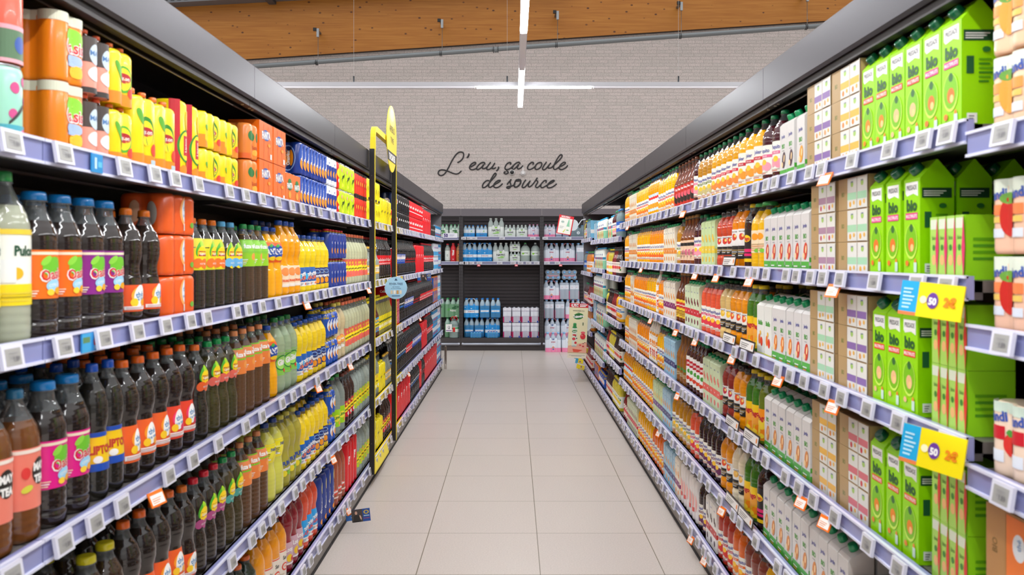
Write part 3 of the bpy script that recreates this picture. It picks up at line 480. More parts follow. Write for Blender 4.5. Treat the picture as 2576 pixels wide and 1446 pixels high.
B('jglass4','pear_glass_bottle','plain amber glass bottle','glass',.041,.290,LQ('#a86a2c',.2),'#4a5a34',(.12,.42,None,[T('bio',0,.6,15,'#3f8a3a',0,.9,.05),*dart(-.6,.6,.05,.35,'#e8d8b0','#b8a070',5)]),fill=.92)
B('jsap','apple_drink_bottle','dark bottle with white and green label','straight',.038,.255,LQ('#4a3020',.1),GC,(.14,.62,'#ecebe4',[R(-3.1,3.1,.55,.7,'#7ac23a'),E(0,.3,12,12,'#d8452c'),T('Andros',0,.83,7,'#3a3f9a')]),fill=.86)
for k_, c_, f_, dn in (('sm_r','#d2482c','#d83a2a','coral red'),('sm_m','#ee940c','#e8552a','mango orange'),('sm_p','#e3c078','#f0c23a','pale pear'),('sm_d','#8e2a24','#c8304a','dark berry'),('sm_l','#efe0c0','#f0b85a','cream coconut')):
    B(k_,'smoothie_bottle',f'{dn} smoothie bottle with black label','zumo',.042,.255,LQ(c_,.02),'#3a3434',(.22,.55,'#f2efea',smooth(f_)),fill=.90)
B('smbig','smoothie_bottle','large orange bottle with peach label','shoulder',.048,.275,LQ('#f08a0e',.02),'#4a4038',(.14,.60,'#f2efea',smooth('#d8452a')),fill=.88)
B('pagg','exotic_juice_bottle','green bottle with yellow cap','shoulder',.042,.265,LQ('#3f7a1c',.06),'#f2d21c',(.06,.52,'#f6c81c',pago('#f7a83a')),fill=.86)
B('pago','exotic_juice_bottle','olive bottle with orange label','shoulder',.042,.265,LQ('#6a7a1c',.06),'#f2d21c',(.06,.52,'#f6921c',pago('#f7d43a')),fill=.86)
B('pagd','exotic_juice_bottle','dark bottle with yellow and pink label','shoulder',.042,.265,LQ('#34201a',.06),'#f2d21c',(.10,.60,'#2a2424',[E(0,.72,18,12,'#f2c81c'),T('Pago',0,.72,12,'#c2272d',0,.9,.05),R(-1.2,1.2,.3,.4,'#e0246a'),R(-1.2,1.2,.18,.26,'#e0246a'),R(-3.1,3.1,0,.1,'#f2c81c')]),fill=.84)
B('jar','nectar_jar','yellow nectar jar with green lid','straight',.046,.262,LQ('#f0b80c',.02),'#3aa04a',(.24,.58,'#f3dcb8',[E(0,.72,16,11,'#f39a1d'),*dart(-.8,.8,.1,.45,'#c8a878','#e09a6a',4),E(.3,.1,12,6,'#7ac23a')]),fill=.88,capr=.030)
B('tallorg','orange_drink_bottle','slim orange bottle with blue label','wavy',.038,.275,LQ('#f2a40e',.03),'#2a8fd0',(.14,.56,'#cfe6f2',[R(-3.1,3.1,.7,.85,'#e2302a'),T('Fruite',0,.78,9,W_,0,.8,.05),E(0,.3,16,14,'#f29a1c')]),fill=.88)
B('coconut','coconut_bottle','white bottle with orange lettering','straight',.038,.285,LQ('#f0ece0',.0),'#e9e4da',(.05,.80,'#f6f2ea',[E(0,.85,12,8,'#f2a03a'),T('OR',0,.55,20,'#f08a1c',90,.9,.05),T('DOR',0,.25,14,'#d8452a',90,.9,.05),E(.2,.1,12,8,'#f6c04a')]),fill=.99)
B('syr_g','syrup_bottle','dark syrup bottle with cream label','glass',.034,.270,LQ('#34241c',.1),'#2a2424',(.12,.48,'#ece4d4',[E(0,.5,12,12,'#d8452a'),E(.3,.3,8,8,'#4a8a3a'),T('Sirop',0,.82,6,'#5a2a2a')]),fill=.86)
B('syr_r','syrup_bottle','red syrup bottle with pink label','glass',.034,.270,LQ('#8a2420',.1),'#3a2a2a',(.12,.48,'#f0d8d0',[E(0,.5,12,12,'#d8243a'),E(.3,.3,8,8,'#e8a03a'),T('Sirop',0,.82,6,'#5a2a2a')]),fill=.86)
B('syr_y','syrup_bottle','yellow syrup bottle with white label','shoulder',.036,.255,LQ('#d8c83a',.1),'#f2dc1c',(.12,.52,'#f0f0e4',[E(0,.45,13,13,'#f2d21c'),E(.3,.7,8,6,'#4aa03a'),T('Citron',0,.82,6,'#3a6a2a')]),fill=.86)
B('syr_b','syrup_bottle','blue-labelled clear flavoured water bottle','round',.037,.265,LQ('#9ab4b8',.4),'#2a7ac8',(.22,.56,'#2a6ac8',[E(0,.5,14,12,'#f0f4f8'),T('Volvic',0,.5,7,'#2a6ac8')]),fill=.86)
B('syr_o','syrup_bottle','orange squash bottle with white label','shoulder',.037,.262,LQ('#e8850e',.05),'#3a9a4a',(.14,.52,'#f2ece0',[E(0,.4,14,14,'#f08a1c'),T('Orange',0,.82,7,'#c8502a')]),fill=.86)
def X(key, name, desc, w_, d, prof, col, front, side, **kw):
    kind(key, name, desc, 'carton', carton_parts(w_, d, prof, col, front, side, **kw), w_, d, max(p[1] for p in prof))
SL = [(0,.190),(.12,.200),(1,.235)]
CP = (.42,.215,22,.014,GC)
def wc(key, desc, fr, c='#4fb03a', col='#dedad6', art=None): X(key,'plant_milk_carton',desc,.074,.074,SL,col,art or milky(fr,c),milkside(c),cap=CP)
wc('wc_m','white carton with mango picture','#f2a01c'); wc('wc_a','white carton with almond picture','#e08a3a'); wc('wc_r','white carton with red fruit picture','#d8452a')
wc('wc_b','white carton with dark fig picture','#4a2a3a'); wc('wc_o','white carton with orange picture','#f2821c')
X('wc_y','large_carton','wide white carton with fruit pictures',.088,.088,SL,'#efefe6',[R(-1,1,0,.05,'#d8dc2a'),T('BioBio',0,.66,17,'#4fa838',0,.85,.04),E(-.3,.32,13,20,'#f07a2a'),E(.3,.28,14,18,'#e8452a'),E(0,.45,9,9,'#f6c03a')],milkside('#d8dc2a'),cap=(.42,.215,22,.014,GC))
SG = [(0,.225),(.5,.24),(1,.24)]
CG = (.5,.24,0,.012,GC)
def sc_(key, desc, c1, c2, base, extra=[]): X(key,'juice_carton',desc,.066,.072,[(0,.215),(.1,.222),(1,.248)],base,[R(-1,1,.30,.46,c1),T('100%',0,.38,7,W_,0,.8,.04),E(-.2,.66,11,15,c2),E(.3,.60,10,12,c2),E(0,.16,14,14,c2),T('Andros',0,.88,7,'#4a4f9e',0,.8),*extra],[R(-1,1,.3,.4,c1),*dart(-.7,.7,.5,.8,'#aab','#ccc',7)],cap=(.45,.228,14,.012,GC))
sc_('ct_y','green and yellow pineapple carton','#f2d23a','#f6c83a','#cfe6a8'); sc_('ct_r','pale green carton with red band','#d8242e','#7a1f2a','#dbe8c0')
sc_('ct_o','white orange juice carton','#f2932c','#f29a2a','#f4ecd4'); sc_('ct_p','cream carton with purple band','#8a2a6a','#f29a2a','#f6ecd8')
sc_('ct_b','pale blue carton with navy panel','#3a3f7a','#f29a2a','#a8d4ec'); sc_('ct_g','pink grapefruit carton','#ee5a4a','#f07a6a','#d4e4b8')
sc_('ct_v','green carton with violet band','#6a3a8a','#f2b83a','#cfe6b0'); sc_('ct_c','dark chocolate drink carton','#c8302a','#4a3026','#f0ede6')
GB = [(0,.234),(.48,.278),(.52,.278),(1,.234)]
for k_, b_, f_, dn in (('gb_m','#ee1f8a','#f07a2a','pink bar'),('gb_r','#ee3a2a','#f2c08a','red bar'),('gb_o','#ee5a1c','#f28a0c','orange bar and slice')):
    X(k_,'green_juice_carton',f'lime green carton with {dn}',.079,.080,GB,GREEN,bio(b_,f_),bioside(),cap=(.2,.254,47,.0165,'#0d5a3a'))
def G6(key, desc, bar):
    X(key,'green_brick_pack',desc,.150,.10,[(0,.138),(1,.138)],'#93d81a',[q for x in (-.75,-.25,.25,.75) for q in (R(x-.2,x+.2,0,1,'#aedb62'),R(x-.2,x+.2,.80,.96,'#dfe6cf'),T('bio',x,.66,9,'#3f7a2a'),E(x,.30,9,12,'#f0b878'),E(x,.5,6,7,'#3f8a30'))]+[PL([(x,0),(x+.09,.5),(x,1),(x-.09,.5)],bar) for x in (-.5,0,.5,.97)],[*dart(-.7,.7,.3,.7,'#5fa80f','#4f9a1a',4)])
G6('g6_p','green brick pack with pink wedges','#e0306a'); G6('g6_r','green brick pack with red wedges','#e0382c')
for k_, c1, c2, dn in (('bp_g','#a9d8b0','#f0b03a','mint'),('bp_v','#8a6aa8','#e8a05a','violet'),('bp_m','#b08aa0','#c8506a','mauve'),('bp_o','#f0b84a','#f08a2a','amber'),('bp_r','#d8707a','#d8404a','rose')):
    X(k_,'brick_pack',f'cardboard pack of {dn} drink bricks',.205,.11,[(0,.090),(1,.090)],'#b89868',brick6(c1,c2),brickside(c1))
X('bxo','orange_brick_box','brown box of orange drink bricks',.235,.14,[(0,.155),(1,.155)],'#b8854e',[R(-1,-.45,0,1,'#b8854e'),T('BIO',-.75,.5,16,'#7a5a24',90,.8,.03)]+[q for x in (-.42,.3) for q in (R(x,x+.68,.03,.97,'#f07a2c'),E(x+.34,.62,20,26,'#e4e6e8'),T('thé',x+.34,.66,12,'#5a8ab8',90),E(x+.34,.2,16,10,'#f6c43a'))],brickside(0))
for k_, c_, f_, dn in (('yo_b','#f2c8a4','#f0a03a','apricot'),('yo_r','#f0c0a4','#c8281e','apple')):
    P(k_,'drink_bottle_pack',f'beige shrink pack of {dn} drink bottles',2,3,.031,.151,.147,c_,[R(-1.2,1.2,.80,1,'#dfe6d4'),*[q for x in (-.5,.5) for q in (T('Pandi',x,.80,13,'#3a55a8',6,.8,.04),R(x-.28,x+.28,.52,.66,'#f09a4a' if k_=='yo_b' else '#f0824a'),R(x-.25,x+.25,.42,.5,'#e8c060'),R(x-.25,x+.28,.22,.34,'#d8dde6'))],E(0,.50,15,28,f_,0),E(-.02,.74,14,8,'#6aa03a')],[E(0,.6,20,12,'#7ab04a'),E(0,.4,16,22,f_)])
P('yo_s','drink_bottle_pack','red striped shrink pack of strawberry drink bottles',2,3,.031,.151,.147,'#efd4bc',[R(-1.2,1.2,.86,1,'#cfe0d0'),*[q for x in (-.5,.5) for q in (T('Pandi',x,.80,13,'#3a55a8',6,.8,.04),R(x-.3,x+.3,.5,.68,'#c8202e'),R(x-.28,x+.28,.2,.36,'#dfe3ea'))],E(0,.45,10,16,'#d8322a'),E(0,.6,7,5,'#4a9a3a')],[E(0,.5,16,20,'#d8322a')])
P('whitepk','shrunk_carton_pack','white shrink-wrapped pack of pink cartons',3,2,.036,.235,.225,'#ece6e2',[E(-.66,.45,14,30,'#f0b0a8'),E(0,.45,14,30,'#f0b0a8'),E(.66,.45,14,30,'#f0b0a8'),R(-.9,-.5,.2,.3,'#e0605a'),R(-.2,.2,.2,.3,'#e0605a')],[*dart(-.5,.7,.2,.6,'#bbb','#999',5)])
P('dairy','blue_carton_pack','pale blue drink carton pack',2,2,.040,.230,.225,'#7fc4e4',[R(-1.2,0,.1,.9,'#bfe2ee'),E(.5,.5,12,20,W_)],[R(-1,1,.3,.5,W_)],top='sleeve')
P('milkpk','fruit_pouch_pack','white pack with fruit pictures and turquoise lid',2,2,.042,.235,.210,'#e6efe4',[R(-1.2,-.1,.5,.62,'#d8404a'),R(-.1,1.2,.5,.62,'#2a8aa8'),T('VERGER',0,.75,12,'#5a5fa8'),R(-1.2,-.1,0,.45,'#f0b87a'),R(-.1,1.2,0,.45,'#8ac8a0'),E(-.5,.25,12,16,'#e86a4a'),E(.5,.25,12,16,'#4a9a4a')],[R(-1,1,0,.45,'#8ac8a0')],bottle=('straight',LQ('#dff0f4',.2),'#27a8e0',None))
# ---------------------------------------------------------------- water packs for the end wall
def WP(key, desc, nx, film, front, liq, cap, Rr=.0455, H=.315, zf=.215, ny=2, lb=None, handle=None, shape='shoulder'):
    P(key, 'water_pack', desc, nx, ny, Rr, H, zf, film, front, [], bottle=(shape, liq, cap, lb), handle=handle)
WB = LQ('#c4dce8', .35); WG = LQ('#bcdccb', .32); WC_ = LQ('#aeb9c2', .5)
plan = [R(-1.2,1.2,0,.0,'#1f93dc'), R(-1.2,1.2,.34,.55,'#e9eef4'), T('PLANCOËT',0,.45,16,'#a5385a',0,.9,.03), E(.75,.16,9,9,'#9fb4e4'), E(-.8,.75,8,8,'#cfe0f0'), E(0,.66,14,5,'#dff0fa')]
nat = [T('NATIVE',0,.58,30,'#1c2426',0,.95,.04), E(0,.34,62,7,'#7ac52c'), E(.2,.44,40,7,'#8fd63a'), E(0,.80,22,12,'#8acb3a'), T('EAU DE SOURCE',0,.16,7,'#445')]
evi = [T('evian',0,.74,26,'#c02a52',0,.9,.02), PL([(-.12,.88),(.0,1.),(.12,.88)],'#2a4a9a'), R(-1.2,1.2,0,.30,'#ee86ae'), E(0,.36,26,30,'#e9eef6'), E(0,.32,20,22,'#c88a7a'), E(0,.20,14,10,'#3a5ab0'), E(0,.42,9,10,'#f0c8b8')]
volv = [R(-1.2,1.2,0,1,'#6f9f78'), E(.3,.75,60,28,'#2f6a40',12), E(-.5,.6,30,18,'#5fae5a',30), T('Volvic',0,.52,32,W_,0,.85,.03), E(.4,.1,22,9,'#dfe8e0')]
film = LQ('#c6d2d8', .12)
WP('w_volvic','green spring water pack',3,'#86b08e',volv,WG,'#3a9a5a')
WP('w_volsm','small green spring water pack',3,'#dbe6dc',[E(0,.7,40,14,'#3f7a4a'),E(.2,.5,30,18,'#6aae5a'),T('Volvic',0,.42,22,'#2a5a3a',0,.85,.03)],WG,'#4aaa6a',Rr=.031,H=.215,zf=.155)
WP('w_plan','blue-banded spring water pack',3,'#1f93dc',plan,WB,'#2a86d8',Rr=.0415,zf=.225,handle='#dfe8ee')
WP('w_plansm','small blue water pack with white band',3,'#3aa0e0',[R(-1.2,1.2,.5,.9,'#dfe8f0'),R(-1.2,1.2,0,.3,'#2a8fd8'),E(.4,.7,9,14,'#7ac52c'),T('PLANCOËT',0,.36,9,'#a5385a')],WB,'#2a86d8',Rr=.031,H=.20,zf=.145)
WP('w_planbot','blue bottle pack seen end on',2,LQ('#3f93cc',.3),[R(-.8,.8,.35,.62,'#1f93dc'),R(-.8,.8,.42,.55,'#e4e8ee')],WB,'#2a86d8',Rr=.0415,zf=.225,ny=3)
WP('w_mini','six small blue water bottles',4,LQ('#4aa2d8',.3),[E(-.75,.5,9,10,'#2a7ad0'),E(-.25,.5,9,10,'#2a7ad0'),E(.25,.5,9,10,'#2a7ad0'),E(.75,.5,9,10,'#2a7ad0')],LQ('#58a8dc',.3),'#1b5ac0',Rr=.023,H=.105,zf=.085)
WP('w_natbig','large pack of source water bottles',3,'#e3e9e4',nat,LQ('#ccd8d4',.35),'#cfd8d4',Rr=.044,H=.315,zf=.200)
WP('w_natsm','small white pack of source water',3,'#e3e9e4',[T('NATIVE',0,.55,22,'#1c2426',0,.95,.04),E(0,.32,40,5,'#7ac52c'),E(0,.8,16,9,'#8acb3a')],LQ('#ccd8d4',.35),'#dfe8e4',Rr=.031,H=.205,zf=.150)
WP('w_evian','pink and white mountain water pack',3,'#dfe6f0',evi,LQ('#ccd8e6',.35),'#7fb4e4',Rr=.0425,H=.309,zf=.220,handle='#f0909c')
WP('w_nattiny','tiny white pack of source water',3,'#e3e9e4',[T('NATIVE',0,.55,18,'#1c2426',0,.95,.04),E(0,.30,34,5,'#7ac52c'),E(0,.82,14,8,'#8acb3a')],LQ('#ccd8d4',.35),'#dfe8e4',Rr=.0295,H=.165,zf=.125)
WP('w_eviansm','small pink mountain water pack',3,'#e2dfea',[T('evian',0,.70,17,'#c02a52',0,.9,.02),R(-1.2,1.2,0,.3,'#ee86ae'),E(0,.34,10,16,'#4a8ad0')],LQ('#ccd8e6',.35),'#d880a8',Rr=.031,H=.215,zf=.165)
WP('w_evbot','mountain water in clear film',2,LQ('#c4d0de',.3),[R(-.9,.9,.60,.85,'#dfe4ee'),T('evian',-.45,.72,8,'#c02a52'),T('evian',.45,.72,8,'#c02a52'),R(-1.2,-.9,.0,.5,'#ee86ae'),R(.9,1.2,.0,.5,'#ee86ae')],LQ('#b8c8d8',.35),'#7fb4e4',Rr=.0408,H=.309,zf=.275,ny=3)
WP('w_evlie','mountain water pack lying on its side',3,LQ('#c4d0de',.3),[R(-.9,.9,.60,.85,'#dfe4ee')],LQ('#b8c8d8',.35),'#7fb4e4',Rr=.0425,H=.310,zf=.275,handle='#f0909c')
WP('w_pinkpk','white-topped pack of pink-sleeved water',2,LQ('#d2cede',.2),[R(-1.2,1.2,.82,1,'#e6e6ee'),R(-.9,.9,.45,.75,'#dfe2ea'),R(-1.2,-.7,.02,.4,'#c82a6a'),R(.8,1.2,.1,.4,'#c82a6a'),R(.5,.8,.0,.12,'#2a4ab0')],LQ('#ccd0de',.35),'#d8dce6',Rr=.036,H=.245,zf=.240,ny=3)
WP('w_evmini','small mountain water bottles',2,LQ('#b0bcd8',.3),[R(-.9,.9,.4,.7,'#dfe4ee')],LQ('#a8b8d0',.4),'#4a7ad0',Rr=.026,H=.175,zf=.12)
WP('w_still','grey pack of sparkling water',3,LQ('#8aa0aa',.3),[E(.1,.5,26,24,'#dfeaf0'),T('IX',.1,.5,16,'#2a4a6a',0,.9,.04)],LQ('#8aa4ae',.4),'#6aa0c8',Rr=.040,H=.200,zf=.15)
B('w_jug','water_jug','large clear water jug with green label','jug',.078,.315,LQ('#c4d4cc',.35),'#4aaa5a',(.34,.58,'#dfe9e0',[T('NATIVE',0,.5,14,'#1c2426'),E(-.5,.4,16,12,'#8acb3a')]),fill=.84)
B('w_jug2','water_jug','large clear water jug with grey cap','jug',.074,.315,LQ('#c2d0cc',.35),'#c4ccca',(.34,.56,'#dfe9e0',[T('NATIVE',0,.5,14,'#1c2426'),E(-.5,.4,16,12,'#8acb3a')]),fill=.84)
B('vit_w','flavoured_water_bottle','white-labelled flavoured water bottle','shoulder',.045,.300,LQ('#b9c4bc',.3),'#d8202c',(.1,.62,'#dfe6e0',[E(0,.5,9,14,'#2a3a2a'),E(0,.5,6,10,'#dfe6e0')]),fill=.9)
B('vit_o','flavoured_water_bottle','orange-labelled flavoured water bottle','shoulder',.045,.300,LQ('#c48a5a',.2),'#d8202c',(.06,.62,'#d8864a',[T('BIO',0,.6,12,'#5a2a1a',0,.8,.04),*dart(-.5,.5,.1,.45,'#7a4a2a','#5a8a3a',4)]),fill=.9)
B('w_five','handled_water_bottle','clear water jug with red handle','jug',.080,.330,LQ('#a9bcb8',.45),'#d8202c',(.30,.55,'#d8e4dc',[R(-3.1,3.1,.6,.9,'#3f9a5a'),R(-.25,.25,0,.9,'#d8302c')]),fill=.84)
g = G(); g.tube([(-.035, -.012, .285), (-.055, -.03, .31), (-.03, -.05, .345), (.03, -.05, .345), (.055, -.03, .31), (.035, -.012, .285)], .006, GL('#d8202c'), seg=8)
K['w_five']['parts'].append(('handle', g.mesh('handle'), []))
B('vit_r','flavoured_water_bottle','red-wrapped water bottle with white lettering','shoulder',.045,.310,LQ('#d8202c',.02),'#d8202c',(.04,.90,'#d8202c',[T('Vittel',0,.52,34,W_,90,.85,.04),E(0,.12,12,8,'#f0b0b4')]),fill=.99,s=1)
GOODS = [   # side, bay block, shelf from the top, [(kind, from, to in metres along the aisle, tiers, rows deep)]
 ('L', 'A', 1, [('creamcan', 1.529, 1.622, 1, 1), ('mintcan', 1.622, 1.701, 1, 1), ('ministand', 1.807, 1.918, 2, 1), ('maymini', 1.918, 2.031, 2, 1), ('lipmini', 2.031, 2.175, 2, 1), ('liptall', 2.175, 2.43, 1, 1), ('lipfam', 2.43, 2.637, 1, 1), ('lipcan', 2.637, 2.928, 2, 1), ('lipcan', 2.928, 3.095, 1, 1), ('tropcan', 3.095, 3.21, 2, 1), ('fancan', 3.21, 3.59, 2, 1), ('fanex', 3.59, 3.802, 1, 1), ('orgcan', 3.802, 4.395, 2, 1), ('orgwhite', 4.395, 4.622, 2, 1), ('redsingle', 4.622, 4.728, 2, 1), ('schcan', 4.728, 5.168, 2, 1), ('redcan', 5.168, 5.59, 2, 1), ('yelcan', 5.59, 6.142, 2, 1), ('yelbot', 6.142, 6.704, 1, 1), ('redsingle', 6.704, 6.838, 1, 1), ('navycans', 6.838, 7.099, 2, 1), ('zerocans', 7.099, 7.831, 2, 1), ('cokecans', 7.831, 8.923, 2, 1), ('cokered', 8.923, 9.869, 1, 1), ('zerocans', 9.869, 10.475, 1, 1), ('energy', 10.475, 11.41, 1, 1)]),
 ('L', 'A', 2, [('lemonade', 1.518, 1.694, 1, 2), ('oas_o', 1.694, 1.904, 1, 2), ('oas_v', 1.904, 2.092, 1, 2), ('peachtea', 2.092, 2.347, 1, 2), ('teapack6', 2.347, 2.588, 3, 1), ('lip_o', 2.588, 2.836, 1, 2), ('lip_b', 2.836, 3.009, 1, 2), ('fuze_r', 3.009, 3.09, 1, 2), ('fuze_g', 3.09, 3.34, 1, 2), ('fanta', 3.34, 3.566, 1, 2), ('lorange', 3.566, 3.845, 1, 2), ('lorlem', 3.845, 4.172, 1, 2), ('orangina', 4.172, 4.452, 1, 2), ('navypk', 4.452, 4.828, 2, 1), ('schw_o', 4.828, 5.575, 1, 2), ('gtonic', 5.575, 6.088, 1, 2), ('cokebig', 6.088, 6.704, 1, 2), ('cokeside', 6.704, 7.026, 2, 1), ('pepsi', 7.026, 7.599, 1, 2), ('cokezero', 7.599, 8.341, 1, 2), ('cokered', 8.341, 9.162, 1, 1), ('cokebig', 9.162, 10.265, 1, 2), ('white_en', 10.265, 10.864, 2, 1), ('energy', 10.864, 11.474, 2, 1)]),
 ('L', 'A', 3, [('maytea', 1.563, 1.732, 1, 3), ('oas_p', 1.732, 1.934, 1, 3), ('litea', 1.934, 2.088, 1, 3), ('peachtea2', 2.088, 2.371, 1, 3), ('rasptea', 2.371, 2.565, 1, 3), ('lip_w', 2.565, 2.72, 1, 3), ('lip_g', 2.72, 2.97, 1, 3), ('fuze', 2.97, 3.384, 1, 3), ('fanta', 3.384, 3.505, 1, 2), ('gini', 3.505, 3.809, 1, 3), ('lorlem', 3.809, 4.106, 1, 3), ('orangina', 4.106, 4.386, 1, 3), ('bluefour', 4.386, 4.643, 2, 1), ('pinklem', 4.643, 4.897, 1, 2), ('schw_o', 4.897, 5.667, 1, 2), ('bluelab', 5.667, 6.088, 1, 2), ('yellowb', 6.088, 6.748, 1, 2), ('cokeside', 6.748, 7.124, 3, 1), ('pepsimax', 7.124, 7.543, 1, 2), ('pepsi', 7.543, 8.208, 1, 2), ('cokezero', 8.208, 8.77, 1, 2), ('cokebig', 8.77, 10.163, 1, 2), ('orange_en', 10.163, 10.807, 2, 1), ('white_en', 10.807, 11.474, 2, 1)]),
 ('L', 'A', 4, [('ylime', 1.732, 1.899, 1, 2), ('dkjuice', 1.899, 2.088, 1, 2), ('peachtea2', 2.088, 2.488, 1, 3), ('peachtea', 2.488, 2.588, 1, 3), ('lip_r', 2.588, 2.871, 1, 3), ('lip_t', 2.871, 3.005, 1, 3), ('fuze', 3.005, 3.357, 1, 3), ('citron', 3.357, 3.59, 1, 2), ('funlem', 3.59, 3.867, 1, 2), ('lorlem', 3.867, 4.114, 1, 2), ('orangina', 4.114, 4.433, 1, 2), ('bluefour', 4.433, 4.632, 2, 1), ('limeso', 4.632, 4.886, 1, 2), ('schw_r', 4.886, 5.155, 1, 2), ('schw_l', 5.155, 5.667, 1, 2), ('schw_y', 5.667, 6.088, 1, 2), ('yelbot', 6.088, 6.411, 1, 1), ('gtonic', 6.411, 6.682, 1, 2), ('pepsimax', 6.682, 7.599, 1, 2), ('cokebig', 7.599, 8.142, 1, 2), ('pepsi', 8.142, 8.923, 1, 2), ('cokered', 8.923, 9.415, 1, 1), ('cokebig', 9.415, 10.163, 1, 2), ('energy', 10.163, 10.75, 2, 1), ('white_en', 10.75, 11.474, 2, 1)]),
 ('L', 'A', 5, [('dkjuice', 2.735, 2.996, 1, 1), ('canned', 2.996, 3.201, 1, 2), ('peachso', 3.201, 3.616, 1, 2), ('ruby', 3.616, 3.918, 1, 2), ('blood', 3.918, 4.172, 1, 2), ('navytall', 4.172, 4.601, 1, 1), ('syrup', 4.601, 4.863, 1, 2), ('cokered', 4.863, 5.221, 1, 2), ('schw_l', 5.221, 5.667, 1, 2), ('schw_y', 5.667, 5.964, 1, 2), ('yelbot', 5.964, 6.293, 1, 1), ('schw_r', 6.293, 6.661, 1, 2), ('cokered', 6.661, 7.953, 1, 2), ('pepsimax', 7.953, 8.695, 1, 2), ('cokered', 8.695, 8.923, 1, 2), ('cokezero', 8.923, 9.245, 1, 2), ('cokered', 9.245, 10.694, 1, 2), ('energy', 10.694, 11.474, 2, 1)]),
 ('R', 'A', 1, [('jo1', 7.255, 7.527, 1, 1), ('jo2', 6.859, 7.255, 1, 1), ('ct_o', 6.462, 6.859, 1, 1), ('jo2', 5.876, 6.462, 1, 1), ('tallorg', 5.506, 5.876, 1, 1), ('jo1', 5.234, 5.506, 1, 1), ('jo2', 4.926, 5.234, 1, 1), ('jglass3', 4.428, 4.926, 1, 1), ('jdark', 4.305, 4.428, 1, 1), ('japple', 4.006, 4.305, 1, 1), ('jp1', 3.573, 4.006, 1, 1), ('jbig', 3.236, 3.573, 1, 1), ('jdark', 3.0, 3.236, 1, 1), ('wc_b', 2.837, 3.0, 1, 1), ('wc_m', 2.693, 2.837, 1, 1), ('bp_v', 2.467, 2.693, 3, 1), ('bp_o', 2.269, 2.467, 3, 1), ('gb_o', 2.107, 2.269, 1, 1), ('gb_r', 1.961, 2.107, 1, 1), ('gb_m', 1.786, 1.961, 1, 1)]),
 ('R', 'A', 2, [('jo1', 6.882, 7.416, 1, 2), ('ct_o', 6.441, 6.882, 1, 2), ('jo2', 5.859, 6.441, 1, 2), ('jo3', 5.303, 5.859, 1, 2), ('ct_o', 4.902, 5.303, 1, 2), ('japple', 4.763, 4.902, 1, 1), ('jglass2', 4.409, 4.763, 1, 2), ('jdark', 4.242, 4.409, 1, 1), ('ct_y', 3.897, 4.242, 1, 2), ('sm_r', 3.671, 3.897, 1, 2), ('smbig', 3.457, 3.671, 1, 2), ('pagd', 3.343, 3.457, 1, 2), ('jar', 3.185, 3.343, 1, 2), ('wc_r', 2.697, 3.185, 1, 3), ('bp_m', 2.464, 2.697, 3, 1), ('bp_g', 2.249, 2.464, 3, 1), ('gb_m', 1.964, 2.249, 1, 3), ('g6_p', 1.773, 1.927, 1, 1)]),
 ('R', 'A', 3, [('jo1', 6.789, 7.416, 1, 2), ('ct_o', 6.589, 6.789, 1, 1), ('jo3', 5.946, 6.589, 1, 2), ('jo2', 5.614, 5.946, 1, 2), ('coconut', 5.506, 5.614, 1, 1), ('jo3', 5.303, 5.506, 1, 2), ('ct_p', 4.902, 5.303, 1, 2), ('jglass', 4.642, 4.902, 1, 2), ('ct_r', 4.26, 4.642, 1, 2), ('jpink', 3.868, 4.26, 1, 2), ('sm_p', 3.691, 3.868, 1, 2), ('sm_m', 3.428, 3.691, 1, 2), ('pagg', 3.236, 3.428, 1, 3), ('wc_y', 3.05, 3.236, 1, 2), ('wc_o', 2.837, 3.05, 1, 3), ('wc_r', 2.665, 2.837, 1, 3), ('bp_g', 2.482, 2.665, 3, 1), ('bp_v', 2.219, 2.482, 3, 1), ('gb_r', 1.978, 2.219, 1, 2), ('g6_r', 1.743, 1.94, 2, 1)]),
 ('R', 'A', 4, [('jo2', 6.859, 7.416, 1, 2), ('ct_o', 6.441, 6.859, 1, 2), ('jo3', 5.842, 6.441, 1, 2), ('coconut', 5.536, 5.842, 1, 2), ('jo4', 5.289, 5.536, 1, 2), ('ct_b', 4.902, 5.289, 1, 2), ('jglass4', 4.59, 4.902, 1, 2), ('jcid', 4.206, 4.59, 1, 2), ('ct_g', 3.831, 4.206, 1, 2), ('sm_d', 3.651, 3.831, 1, 2), ('sm_m', 3.451, 3.651, 1, 2), ('pagg', 3.272, 3.451, 1, 3), ('pago', 3.18, 3.272, 1, 3), ('wc_a', 2.686, 3.18, 1, 3), ('bp_o', 2.455, 2.686, 3, 1), ('bp_r', 2.244, 2.455, 3, 1), ('gb_o', 1.972, 2.244, 1, 2), ('g6_r', 1.746, 1.935, 2, 1)]),
 ('R', 'A', 5, [('tallorg', 6.699, 7.308, 1, 2), ('jo2', 5.677, 6.699, 1, 2), ('ct_v', 5.317, 5.677, 1, 2), ('ct_b', 5.037, 5.317, 1, 2), ('japple', 4.528, 5.037, 1, 2), ('jpink', 4.305, 4.528, 1, 2), ('jgrape', 3.868, 4.305, 1, 2), ('sm_m', 3.671, 3.868, 1, 2), ('sm_l', 3.445, 3.671, 1, 2), ('pagg', 3.299, 3.445, 1, 2), ('pagd', 3.195, 3.299, 1, 2), ('wc_a', 2.697, 3.195, 1, 3), ('wc_a', 2.345, 2.697, 1, 3), ('bxo', 2.147, 2.345, 1, 1)]),
